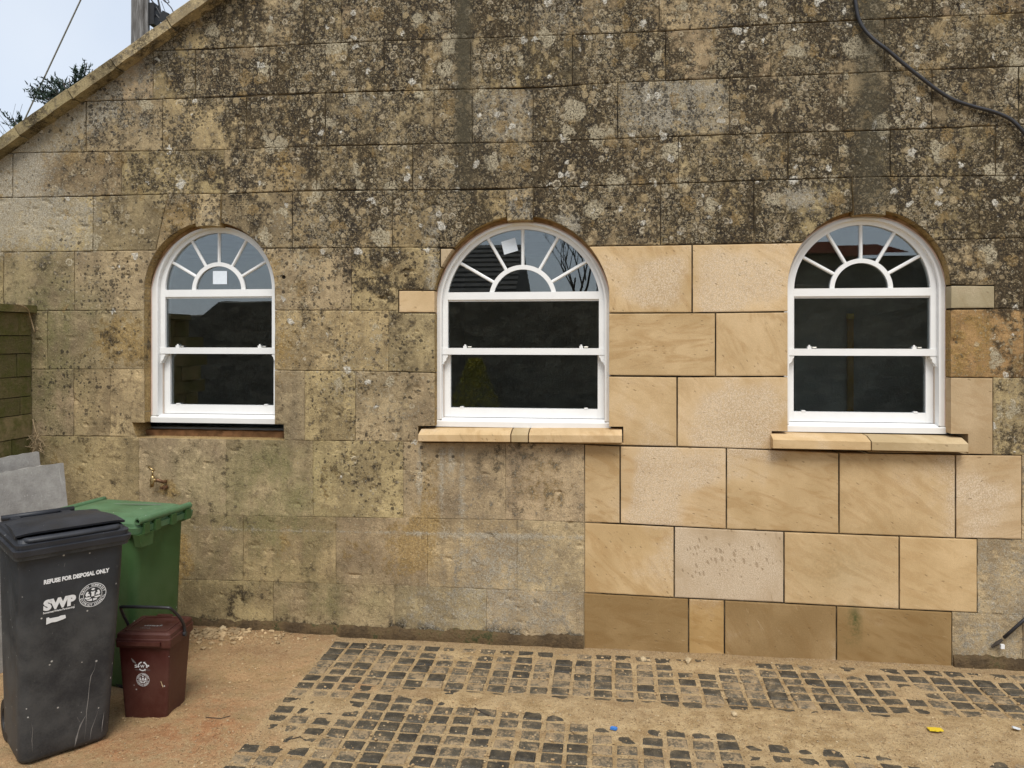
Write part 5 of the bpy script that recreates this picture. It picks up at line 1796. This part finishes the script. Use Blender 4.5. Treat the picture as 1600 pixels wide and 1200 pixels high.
# gently crowned top with a pressed cross-fold
add_loft(bm, secs, False, False)
ring_ = [v for v in bm.verts if abs(v.co.z - .925) < 1e-6]
secs2 = []
for z, k in ((.925, 1.0), (.948, .8), (.955, .55), (.95, .3)):
    secs2.append([(x, y, z) for x, y in rrect((.2375 - .012) * k, (.327 - .012) * k, .03 * k, 4, 0, 0)])
add_loft(bm, secs2, False, True)
bm_obj('lid', bm, gb, 'green_lid_plastic')
bm = bmesh.new()                                             # rolled rear edge with open ends
n = 14
for (x0, x1) in ((-.2, .225),):
    ro, ri = .019, .013
    ringo = [[bm.verts.new((x, .322 + rr_ * math.cos(2 * math.pi * k / n), .94 + rr_ * math.sin(2 * math.pi * k / n))) for k in range(n)] for x, rr_ in ((x0 + .05, ri), (x0, ri), (x0, ro), (x1, ro), (x1, ri), (x1 - .05, ri))]
    for a, b in zip(ringo, ringo[1:]):
        for k in range(n): bm.faces.new((a[k], a[(k + 1) % n], b[(k + 1) % n], b[k]))
    bm.faces.new(ringo[0]); bm.faces.new(ringo[-1])
bm_obj('rolled_edge', bm, gb, 'green_lid_plastic')
bm = bmesh.new()
add_tube(bm, [(-.232, -.315, .935), (-.19, -.318, .935), (.19, -.318, .935), (.232, -.315, .935)], .017, 10)
bm_obj('front_grip', bm, gb, 'green_lid_plastic', True)
for x in (-.165, -.04, .09, .175):
    bm = bmesh.new()
    add_box(bm, x - .02, x + .02, .295, .345, .868, .925)
    bevel(bm, .005, 1)
    bm_obj('hinge', bm, gb, 'green_plastic')
bm = bmesh.new()
add_prism(bm, [(.13, .80), (.215, .80), (.235, .87), (.12, .87)], .3, .34)
bm_obj('rim_bracket', bm, gb, 'green_plastic')
for s in (-1, 1):
    wheel('wheel', gb, s * .16, .2, .11, .05)
bm = bmesh.new()
add_tube(bm, [(-.16, .2, .11), (.16, .2, .11)], .012, 8)
bm_obj('axle', bm, gb, 'dull_metal')
bm = bmesh.new()
vs = [bm.verts.new(p) for p in ((-.11, .2, .9565), (-.055, -.08, .9575), (-.05, -.08, .9575), (-.07, .06, .9575), (-.1, .2, .9565))]
bm.faces.new(vs)
bm_obj('lid_scratch', bm, gb, 'grey_print')

# --- brown food caddy
cd = empty('food_caddy', (-2.325, 3.735, 0), 'small brown lidded food waste caddy with black carrying handle', 'caddy', math.radians(4), 'bins standing by the wall')
cb, ct_ = (.112, .098), (.133, .118)
bm = bmesh.new()
secs = []
for z, k, ins in ((0, 0, .006), (.008, 0, 0), (.2, .5, 0), (.385, 1, 0)):
    secs.append([(x, y, z) for x, y in rrect(cb[0] + (ct_[0] - cb[0]) * k - ins, cb[1] + (ct_[1] - cb[1]) * k - ins, .014, 4)])
add_loft(bm, secs, True, False)
bm_obj('caddy_body', bm, cd, 'brown_plastic')
bm = bmesh.new()
secs = []
for z, o_ in ((.376, .0015), (.374, .010), (.415, .012), (.418, .008), (.438, .007), (.446, -.002)):
    secs.append([(x, y, z) for x, y in rrect(ct_[0] + o_, ct_[1] + o_, .016, 4)])
add_loft(bm, secs, True, True)
bm_obj('lid', bm, cd, 'brown_plastic')
bm = bmesh.new()
secs = [[(x, y, z) for x, y in rrect(.09, .085, .012, 3)] for z in (.4462, .4485)]
add_ring(bm, [(x, y) for x, y in rrect(.112, .1, .012, 3)], [(x, y) for x, y in rrect(.1, .088, .01, 3)], 0, .004, True)
for v in bm.verts: v.co = Vector((v.co.x, v.co.z, .4455 + v.co.y))
bm_obj('lid_ridge', bm, cd, 'brown_plastic')
bm = bmesh.new()
add_box(bm, -.05, .03, .105, .13, .444, .452)
bevel(bm, .003, 1)
bm_obj('lid_hinge', bm, cd, 'brown_plastic')
bm = bmesh.new()
add_box(bm, -.122, .098, -.146, -.127, .39, .408)
bevel(bm, .005, 2)
bm_obj('lid_latch', bm, cd, 'brown_plastic')
bm = bmesh.new()
hp = [(.149, .012, .392), (.15, .004, .44), (.147, -.04, .5), (.132, -.092, .558), (.112, -.104, .57), (0, -.106, .572), (-.112, -.104, .57), (-.132, -.092, .558), (-.147, -.04, .5), (-.15, .004, .44), (-.149, .012, .392)]
add_tube(bm, bez(hp, 5), .0078, 8)
bm_obj('carry_handle', bm, cd, 'black_cable', True)
for s in (-1, 1):
    bm = bmesh.new()
    add_tube(bm, [(s * .14, .012, .395), (s * .158, .012, .395)], .013, 10)
    bm_obj('handle_pivot', bm, cd, 'black_cable')
def caddy_face(x, z):
    k = min(1, max(0, z / .385))
    return Vector((x, -(cb[1] + (ct_[1] - cb[1]) * k) - .0012, z))
print_obj('lettering', cd, [('S', -.048, .268, .021, .015), ('W', -.019, .268, .021, .022), ('P', .014, .268, .021, .014)], caddy_face, 'white_print', .03)
print_obj('lettering', cd, [('SOMERSET WASTE PARTNERSHIP', -.046, .255, .005, .078)], caddy_face, 'grey_print', .02)
bm = bmesh.new()                                              # three chasing arrows round the middle letter
for k in range(3):
    a0 = math.radians(100 + 120 * k)
    ring0, ring1 = [], []
    for q in range(7):
        a = a0 + math.radians(78) * q / 6
        ring0.append(bm.verts.new(caddy_face(-.007 + .0245 * math.cos(a), .275 + .0245 * math.sin(a))))
        ring1.append(bm.verts.new(caddy_face(-.007 + .0185 * math.cos(a), .275 + .0185 * math.sin(a))))
    for q in range(6): bm.faces.new((ring0[q], ring0[q + 1], ring1[q + 1], ring1[q]))
    a = a0 + math.radians(78); a2 = a + math.radians(24)
    bm.faces.new([bm.verts.new(caddy_face(-.007 + rr_ * math.cos(aa), .275 + rr_ * math.sin(aa))) for rr_, aa in ((.0285, a), (.0145, a), (.0215, a2))])
bm_obj('recycling_mark', bm, cd, 'white_print')
emblem(cd, -.007, .206, .034, caddy_face, 'white_print', 'SOUTH SOMERSET', 'DISTRICT COUNCIL')
bm = bmesh.new()
bm.faces.new([bm.verts.new(caddy_face(x, z)) for x, z in ((-.064, .318), (-.052, .306), (-.04, .292), (-.04, .287), (-.056, .296), (-.063, .309))])
bm_obj('feather_mark', bm, cd, 'grey_print')
bm = bmesh.new()                                              # worn print on the lid
for (x, y, w_, h_) in ((-.045, -.03, .075, .018), (.033, -.028, .012, .02), (-.05, -.058, .055, .005)):
    for q in range(6):
        x0 = x + w_ * q / 6
        add_box(bm, x0, x0 + w_ / 6 * random.uniform(.5, .9), y, y + h_ * random.uniform(.5, 1), .4462, .4468)
bm_obj('lid_print', bm, cd, 'grey_print')
bm = bmesh.new()
def side_face(y, z):
    k = z / .385
    return Vector((cb[0] + (ct_[0] - cb[0]) * k + .0015, y, z))
bm.faces.new([bm.verts.new(caddy_face(x, z)) for x, z in ((.084, .2), (.088, .2), (.098, .172), (.095, .168), (.09, .18))])
bm_obj('paint_fleck', bm, cd, 'pale_stone')

# ---------------------------------------------------------------- tap on the wall
def wp(u, v, off): x, z = wall(u, v, D - off); return Vector((x, D - off, z))
tb = wp(257, 748, 0.0)
tap = empty('water_tap', tb, 'old brass garden tap on the wall above the green bin', 'tap')
bm = bmesh.new()
add_tube(bm, [(0.01, .03, -.018), (.008, -.03, -.016), (-.012, -.05, -.002), (-.03, -.052, 0)], .011, 10)
bm_obj('pipe_elbow', bm, tap, 'copper_pipe', True)
bm = bmesh.new()
add_tube(bm, [(-.028, -.052, 0), (-.06, -.055, 0)], .012, 10)
bm_obj('tap_body', bm, tap, 'brass', True)
bm = bmesh.new()
add_tube(bm, [(-.05, -.055, .03), (-.05, -.055, .018), (-.05, -.055, .0), (-.05, -.06, -.02), (-.051, -.064, -.045)], [.009, .014, .017, .013, .011], 10)
bm_obj('tap_spout', bm, tap, 'brass', True)
bm = bmesh.new()
add_tube(bm, [(-.05, -.055, .03), (-.05, -.055, .062)], .006, 8)
add_tube(bm, [(-.082, -.055, .088), (-.06, -.055, .072), (-.04, -.055, .064)], [.006, .008, .009], 8)
bm_obj('tap_lever', bm, tap, 'brass', True)
bm = bmesh.new()
add_tube(bm, [(.012, -.03, -.055), (.01, .03, -.055)], .014, 10)
add_tube(bm, [(.0, -.032, -.055), (.0, -.045, -.055)], .008, 8)
bm_obj('blank_plug', bm, tap, 'copper_pipe')

# ---------------------------------------------------------------- cables and fixings
pts = [wp(1336, -160, .02), wp(1336, -20, .02), wp(1337.5, 8, .02), wp(1342, 30, .02), wp(1352, 48, .022), wp(1368, 64, .03), wp(1384, 76, .035), wp(1410, 98, .03), wp(1436, 119, .025),
       wp(1465, 141, .022), wp(1490, 156, .02), wp(1520, 166, .02), wp(1550, 174, .02), wp(1575, 184, .022), wp(1592, 198, .03), wp(1612, 225, .03), wp(1630, 270, .02), wp(1640, 330, .015), wp(1643, 430, .015), wp(1644, 700, .015)]
tube_thing('black_cable', bez(pts, 8), .0108, 'black_cable', 'thick black cable curving across the lichened wall beyond the right window', 'cable', n=10)
bx_, = (0,)
brk = empty('metal_bracket', wp(1600, 958, .0), 'dark metal rod slanting down across the pale stones at the right foot of the wall', 'bracket')
o0 = Vector(brk.location)
bm = bmesh.new()
add_tube(bm, [wp(1612, 958, .04) - o0, wp(1596, 972, .04) - o0, wp(1568, 997, .03) - o0], .0095, 8)
bm_obj('rod', bm, brk, 'black_cable', True)
bm = bmesh.new()
add_tube(bm, [wp(1566, 999, .03) - o0, wp(1558, 1005, .022) - o0, wp(1549, 1011, .012) - o0], [.007, .012, .006], 7)
bm_obj('frayed_end', bm, brk, 'dark_twig')
bm = bmesh.new()
p = wp(1566, 1010, .03) - o0
add_box(bm, p.x - .01, p.x + .01, p.y - .008, p.y + .008, p.z - .012, p.z + .012)
bevel(bm, .004, 1)
bm_obj('ferrule', bm, brk, 'white_paint')
bm = bmesh.new()
p = wp(1603, 985, 0) - o0
add_box(bm, p.x - .006, p.x + .03, -.03, .02, p.z - .1, p.z + .1)
bevel(bm, .004, 1)
bm_obj('base_plate', bm, brk, 'copper_pipe')

# ---------------------------------------------------------------- loose bits on the ground
def gpt(u, v, z=0.0): x, y = gnd(u, v, z); return Vector((x, y, z))
def soil_z(x, y):
    i = int(round((x - GX0) / GS)); j = int(round((y - GY0) / GS))
    return float(Zf[min(max(j, 0), ny - 1) * nx + min(max(i, 0), nx - 1)])
bm = bmesh.new()
rr = random.Random(11)
def scatter(n, fu, r0, r1, z=0.0):
    for k in range(n):
        u, v = fu()
        p = gpt(u, v, 0)
        if p.y > D - .02: continue
        r = r0 * (r1 / r0) ** rr.random()
        pebble(bm, (p.x, p.y, max(soil_z(p.x, p.y), -.002 if p.x > XB else -1) + r * .25), r, rr.random() * 1e6)
scatter(120, lambda: (lambda u: (u, 1008 + (u - 560) * .047 + abs(rr.gauss(0, 7))))(rr.uniform(560, 1560)), .003, .012)
scatter(150, lambda: (rr.gauss(335, 38), 990 + abs(rr.gauss(0, 9))), .008, .026)
scatter(120, lambda: (rr.uniform(300, 500), 991 + abs(rr.gauss(0, 9))), .004, .013)
tag(bm_obj('rubble', bm, None, 'heap_stone'), 'small broken stones strewn along the foot of the wall', 'rubble', kind='stuff')
bm = bmesh.new()
scatter(700, lambda: (rr.uniform(420, 1600), rr.uniform(1030, 1205)), .003, .010)
scatter(120, lambda: (lambda u: (u, 1082 + (u - 560) * .062 + rr.gauss(24, 14)))(rr.uniform(520, 1250)), .003, .011)
scatter(260, lambda: (rr.uniform(170, 470), rr.uniform(1000, 1200)), .0025, .009)
tag(bm_obj('grit', bm, None, 'brown_chip'), 'brown grit and chips scattered over the setts', 'grit', kind='stuff')
bm = bmesh.new()
scatter(240, lambda: (rr.uniform(300, 1600), rr.uniform(1020, 1205)), .0025, .008)
tag(bm_obj('pale_grit', bm, None, 'pale_stone'), 'pale stone chips scattered over the setts', 'grit', kind='stuff')

def loose_stone(u, v, r, seed, label, mat='pale_stone'):
    b = bmesh.new()
    p = gpt(u, v)
    pebble(b, (p.x, p.y, soil_z(p.x, p.y) + r * .4), r, seed)
    tag(bm_obj('loose_stone', b, None, mat), label, 'stone', 'loose stones on the ground')
loose_stone(1075, 1036, .028, 3, 'pale pinkish stone chip at the wall foot below the narrow brown slab')
loose_stone(348, 990, .03, 4, 'largest pale lump in the rubble heap beside the brown caddy')
loose_stone(1005, 1031, .02, 5, 'small pale stone on the sand at the wall foot, below the first brown slab')
loose_stone(1147, 1120, .02, 6, 'pale stone lying on the sand band between the setts')

b = bmesh.new()
p = gpt(1461, 1146)
M = Matrix.Translation((p.x, p.y, soil_z(p.x, p.y) + .012)) @ Matrix.Rotation(.1, 4, 'Z') @ Matrix.Rotation(-.15, 4, 'X')
add_prism(b, [(-.034, -.017), (-.012, -.02), (-.006, -.026), (.006, -.026), (.01, -.02), (.03, -.022), (.034, .012), (.008, .018), (-.03, .02)], -.003, .003, M @ Matrix.Rotation(math.radians(-90), 4, 'X'))
bevel(b, .0015, 1)
tag(bm_obj('yellow_shim', b, None, 'yellow_plastic'), 'bright yellow plastic packing piece on the sand', 'plastic scrap', 'plastic scraps on the ground')
b = bmesh.new()
p = gpt(959, 1141)
M = Matrix.Translation((p.x, p.y, soil_z(p.x, p.y) + .010)) @ Matrix.Rotation(-.2, 4, 'Z')
add_prism(b, [(-.017, -.006), (.012, -.01), (.018, .004), (.008, .01), (-.012, .009)], -.005, .005, M @ Matrix.Rotation(math.radians(-90), 4, 'X'))
bevel(b, .002, 1)
tag(bm_obj('blue_cap', b, None, 'blue_plastic'), 'small blue plastic piece on the sandy setts', 'plastic scrap', 'plastic scraps on the ground')
b = bmesh.new()
p = gpt(1588, 1144)
M = Matrix.Translation((p.x, p.y, soil_z(p.x, p.y) + .014)) @ Matrix.Rotation(.9, 4, 'Z') @ Matrix.Rotation(.35, 4, 'Y')
add_prism(b, [(-.016, -.012), (.012, -.016), (.018, .006), (.002, .02), (-.014, .01)], -.004, .004, M @ Matrix.Rotation(math.radians(-90), 4, 'X'))
bevel(b, .002, 1)
tag(bm_obj('white_chip', b, None, 'paper'), 'crumpled white chip on the sand beyond the yellow piece', 'scrap', 'plastic scraps on the ground')
def stick(pts, r, label):
    b = bmesh.new()
    add_tube(b, [(lambda q: Vector((q.x, q.y, z * .5 + max(0, soil_z(q.x, q.y)))))(gpt(u, v)) for u, v, z in pts], r, 6)
    tag(bm_obj('twig', b, None, 'dark_twig'), label, 'twig', 'twigs on the ground')
stick([(742, 1108, .014), (752, 1114, .012), (764, 1119, .01)], .0035, 'short dark twig on the sand among the setts')
stick([(320, 1127, .008), (345, 1128, .01), (360, 1123, .012)], .0018, 'thin brown stalk on the bare soil beside the caddy')
stick([(448, 1157, .006), (460, 1155, .009), (470, 1152, .008)], .0022, 'small twig at the corner of the paving')

# ---------------------------------------------------------------- beyond the building: pole, conifer, bare shrub
YP = D + 5.2
def far(u, v, Y): x, z = wall(u, v, Y); return Vector((x, Y, z))
pb = far(219.5, 0, YP)
up_ = empty('utility_pole', (pb.x, YP, 0), 'weathered grey wooden utility pole with black boxes, rising behind the coping', 'pole')
bm = bmesh.new()
add_tube(bm, [(0, 0, 0), (0, 0, 3), (0, 0, 6), (0, 0, 8.2)], [.135, .128, .12, .112], 20)
bm_obj('pole_shaft', bm, up_, 'grey_pole_wood', True)
def loc(u, v, dy=0.0): return far(u, v, YP + dy) - Vector((pb.x, YP, 0))
bm = bmesh.new()
a = loc(230, 0, -.13); b_ = loc(233.5, 60, -.13)
add_tube(bm, [(a.x - .02, -.112, 7.8), (a.x - .02, -.116, 3.2)], .022, 8)
bm_obj('cable_guard', bm, up_, 'grey_pole_wood', True)
bm = bmesh.new()
a, b_ = loc(234, 6, -.05), loc(243, 39, -.05)
add_box(bm, a.x, b_.x, -.09, .07, b_.z, a.z)
bevel(bm, .012, 2)
bm_obj('junction_box', bm, up_, 'black_rubber')
bm = bmesh.new()
a, b_ = loc(251.5, 20, -.02), loc(264, 36, -.02)
M = Matrix.Translation(((a.x + b_.x) / 2, -.02, (a.z + b_.z) / 2)) @ Matrix.Rotation(.45, 4, 'Y')
add_box(bm, -.05, .05, -.04, .04, -.075, .075, M)
bevel(bm, .014, 2)
bm_obj('splice_case', bm, up_, 'black_rubber')
for pl, r in (([(234, -4), (242, 8), (250, 22), (256, 34)], .011), ([(246, -6), (250, 14), (253, 26), (258, 34)], .013), ([(243, 22), (249, 29), (254, 34)], .012), ([(254, -4), (262, 6), (268, 13), (272, 22)], .008),
              ([(236, 44), (238, 50), (244, 46), (252, 36)], .004), ([(248, -8), (258, 3), (264, 4), (262, 0), (254, -3)], .006), ([(252, 2), (258, 18), (262, 25)], .004)):
    bm = bmesh.new()
    add_tube(bm, bez([loc(u, v, -.03) for u, v in pl], 5), r, 6)
    bm_obj('dangling_cable', bm, up_, 'black_cable', True)
bm = bmesh.new()
add_tube(bm, [loc(206 + 10, -180, 0), loc(126, 0, .3), loc(37, 190, .6), loc(-60, 397, .95)], .011, 6)
bm_obj('stay_wire', bm, up_, 'dull_metal', True)

def needle_branch(bm, p0, d, L, rr, droop=.15):
    """side branch with flat sprays of needles"""
    d = d.normalized()
    side = d.cross(Vector((0, 0, 1))).normalized()
    n = int(L / .07)
    for i in range(n):
        t = i / n
        p = p0 + d * (L * t) + Vector((0, 0, -droop * L * t * t + .02 * math.sin(t * 9)))
        ln = (.10 + .26 * (1 - t) * min(1, t * 4)) * rr.uniform(.7, 1.2)
        for s in (-1, 1):
            dd = (d * .75 + side * s * rr.uniform(.5, .9) + Vector((0, 0, rr.uniform(-.15, .3)))).normalized()
            m = max(3, int(ln / .028))
            for q in range(m):
                c = p + dd * ln * (q + .4) / m
                for h in range(2):
                    nd = (dd * .7 + Vector((rr.uniform(-1, 1), rr.uniform(-1, 1), rr.uniform(-.5, 1)))).normalized()
                    w_ = nd.orthogonal().normalized() * .0085
                    e_ = c + nd * rr.uniform(.035, .065)
                    bm.faces.new((bm.verts.new(c - w_), bm.verts.new(c + w_), bm.verts.new(e_)))
def conifer(name, tips, base, label):
    root = empty(name, base, label, 'tree')
    rr = random.Random(21)
    bm = bmesh.new(); tk = bmesh.new()
    top = max(t[0].z for t in tips)
    add_tube(tk, [(0, 0, 0), (.05, 0, 1.6), (.02, 0, top - base[2] - .3)], [.12, .09, .02], 10)
    for tip, frm, L in tips:
        d = (tip - frm)
        needle_branch(bm, frm - Vector(base), d, d.length, rr)
        add_tube(tk, [frm - Vector(base), tip - Vector(base)], [.02, .004], 6)
    for k in range(26):                                       # the body of the crown, mostly behind the coping
        z = 1.0 + (top - 1.6) * rr.random()
        a = rr.uniform(0, 6.28)
        needle_branch(bm, Vector((0, 0, z)), Vector((math.cos(a), math.sin(a), .12)), rr.uniform(.4, .8), rr)
    bm_obj('trunk', tk, root, 'dark_twig', True)
    bm_obj('crown', bm, root, 'conifer_green')
YT = D + 4.0
base = far(118, 300, YT); base = Vector((base.x, YT, 0))
tips = []
cc = far(118, 175, YT)
for (u, v, fu, fv, dy) in ((136, 98, 122, 160, 0), (128, 106, 116, 158, .1), (145, 108, 130, 150, -.1), (97, 124, 112, 165, 0), (88, 120, 104, 165, .15), (108, 122, 114, 165, -.1), (48, 138, 100, 152, 0), (55, 146, 105, 158, .1),
                        (60, 152, 108, 160, -.1), (75, 152, 112, 165, 0), (72, 132, 104, 158, .05), (118, 112, 118, 165, 0), (64, 142, 100, 158, .2), (84, 138, 108, 165, -.15), (102, 130, 116, 160, .1), (140, 118, 124, 160, .1), (66, 160, 100, 166, 0), (82, 148, 112, 160, .1)):
    tips.append((far(u, v, YT + dy), far(fu, fv, YT + dy * .4), 0))
conifer('conifer_tree', tips, base, 'dark conifer whose feathery branches show above the sloping coping')
base2 = far(28, 300, YT + 1); base2 = Vector((base2.x, YT + 1, 0))
tips2 = [(far(u, v, YT + 1), far(30, 210, YT + 1), 0) for u, v in ((19, 184), (24, 188), (40, 186), (30, 190), (36, 192))]
conifer('conifer_tree', tips2, base2, 'small conifer tip showing at the lower end of the coping by the stay wire')

def bare_tree(name, base, h, spread, seed, label, r0=.06, depth=5):
    root = empty(name, base, label, 'tree')
    rr = random.Random(seed)
    tk = bmesh.new(); tw = bmesh.new()
    def grow(p, d, L, r, lev):
        q = p + d * L * .5 + Vector((rr.uniform(-1, 1), rr.uniform(-1, 1), rr.uniform(0, .5))) * L * .06
        e = p + d * L
        add_tube(tk if lev == 0 else tw, [p, q, e], [r, r * .82, r * .62], 8 if lev < 2 else 5, False)
        if lev >= depth: return
        for k in range(rr.choice((2, 3, 3)) if lev else 4):
            a = rr.uniform(0, 6.28)
            nd = (d + Vector((math.cos(a), math.sin(a), rr.uniform(-.1, .5))) * spread * rr.uniform(.5, 1.1)).normalized()
            grow(p + (e - p) * rr.uniform(.55, 1), nd, L * rr.uniform(.55, .8), r * .58, lev + 1)
    grow(Vector((0, 0, 0)), Vector((rr.uniform(-.06, .06), 0, 1)).normalized(), h * .34, r0, 0)
    bm_obj('trunk', tk, root, 'dark_twig', True)
    bm_obj('crown', tw, root, 'dark_twig')
b3 = far(5, 300, D + 7)
bare_tree('bare_tree', (b3.x, D + 7, 0), 7.3, .6, 4, 'leafless pale twiggy tree at the lowest end of the coping', .05, 5)

# ---------------------------------------------------------------- across the yard, seen in the window panes
YO = -7.0
rw = empty('rubble_wall', (0, YO, 0), 'dark rubble stone wall across the yard, mirrored in the lower panes', 'wall')
bm = bmesh.new()
secs = []
for k in range(60):
    x = -13 + 24 * k / 59
    zt = 2.78 - (.35 if x < -9.3 else 0) + noise.noise(Vector((x * .9, 0, 0))) * .08 + (.15 if x > 1.5 else 0)
    secs.append([(x, 0, 0), (x, .04 * noise.noise(Vector((x * 3, 1, 0))), zt * .5), (x, 0, zt), (x, -.4, zt + .05), (x, -.45, 0)])
add_loft(bm, secs)
bm_obj('walling', bm, rw, 'rubble_walling')
hs_ = empty('slate_house', (-4.2, YO - 3.2, 0), 'low house with dark stone-tiled hipped roof, mirrored in the fan of the middle window', 'house')
bm = bmesh.new()
add_box(bm, -4.2, 1.85, -2.2, 2.4, 0, 2.55)
bm_obj('house_wall', bm, hs_, 'rubble_walling')
bm = bmesh.new()
e1, e2, yb1, yb2, ze, zr = -4.4, 2.02, -2.5, 2.7, 2.5, 4.25
N = 13
def rr_at(t):          # eaves outline shrinking to the ridge
    return (e1 + 3.4 * t, e2 - .05 * t, yb1 + 2.6 * t, yb2 - 2.6 * t, ze + (zr - ze) * t)
for k in range(N):
    a = rr_at(k / N); b_ = rr_at((k + 1) / N - .0001)
    lift = .035
    o_ = [(a[0], a[3], a[4] + lift), (a[1], a[3], a[4] + lift), (a[1], a[2], a[4] + lift), (a[0], a[2], a[4] + lift)]
    i_ = [(b_[0], b_[3], b_[4]), (b_[1], b_[3], b_[4]), (b_[1], b_[2], b_[4]), (b_[0], b_[2], b_[4])]
    u_ = [(p[0], p[1], p[2] - lift) for p in o_]
    vo = [bm.verts.new(p) for p in o_]; vi = [bm.verts.new(p) for p in i_]; vu = [bm.verts.new(p) for p in u_]
    for i in range(4):
        bm.faces.new((vo[i], vo[(i + 1) % 4], vi[(i + 1) % 4], vi[i]))
        bm.faces.new((vu[i], vu[(i + 1) % 4], vo[(i + 1) % 4], vo[i]))
bm_obj('roof', bm, hs_, 'roof_slate')
rh = empty('red_roof_house', (5.9, YO - 3.0, 0), 'low rendered house with red tiled roof, mirrored in the fan of the right window', 'house')
bm = bmesh.new()
add_box(bm, -2.6, 4.4, -2, 2, 0, 3.72)
bm_obj('house_wall', bm, rh, 'rubble_walling')
bm = bmesh.new()
N = 10
for k in range(N):
    t0, t1 = k / N, (k + 1) / N
    for s in (1, -1):
        y0, y1 = s * (2.3 - 2.3 * t0), s * (2.3 - 2.3 * t1)
        z0, z1 = 3.76 + .5 * t0, 3.76 + .5 * t1
        vs = [bm.verts.new(p) for p in ((-2.8, y0, z0 + .03), (.6, y0, z0 + .03), (.6, y1, z1), (-2.8, y1, z1))]
        bm.faces.new(vs)
        vu = [bm.verts.new(p) for p in ((-2.8, y0, z0), (.6, y0, z0))]
        bm.faces.new((vu[0], vu[1], vs[1], vs[0]))
bm_obj('roof', bm, rh, 'roof_red_tile')
bare_tree('bare_tree', (-.75, YO - 2.5, 0), 7.6, .5, 9, 'leafless branching tree mirrored in the right of the middle fan', .06, 6)
sh = empty('garden_shrub', (-2.75, YO + 1.0, 0), 'yellow-green shrub mirrored in the lower left of the middle window', 'shrub')
bm = bmesh.new()
rr = random.Random(33)
for k in range(2600):
    a, b_ = rr.uniform(0, 6.28), rr.gauss(0, .32)
    z = 1.45 * rr.random() ** .8
    r_ = (.75 - .42 * z) * math.sqrt(rr.random())
    c = Vector((r_ * math.cos(a), r_ * math.sin(a) * .7, z))
    d = Vector((rr.uniform(-1, 1), rr.uniform(-1, 1), rr.uniform(-.2, 1))).normalized()
    w_ = d.orthogonal().normalized() * .016
    bm.faces.new([bm.verts.new(p) for p in (c - w_, c + d * .05, c + w_, c - d * .03)])
bm_obj('foliage', bm, sh, 'shrub_green')
bm = bmesh.new()
for k in range(8):
    a = 2 * math.pi * k / 8
    add_tube(bm, [(0, 0, 0), (.15 * math.cos(a), .12 * math.sin(a), .6), (.3 * math.cos(a), .2 * math.sin(a), 1.2)], [.018, .012, .004], 5)
bm_obj('stem', bm, sh, 'dark_twig')

# tidy helper notes used only while building
for o in bpy.data.objects:
    if '_org' in o: del o['_org']
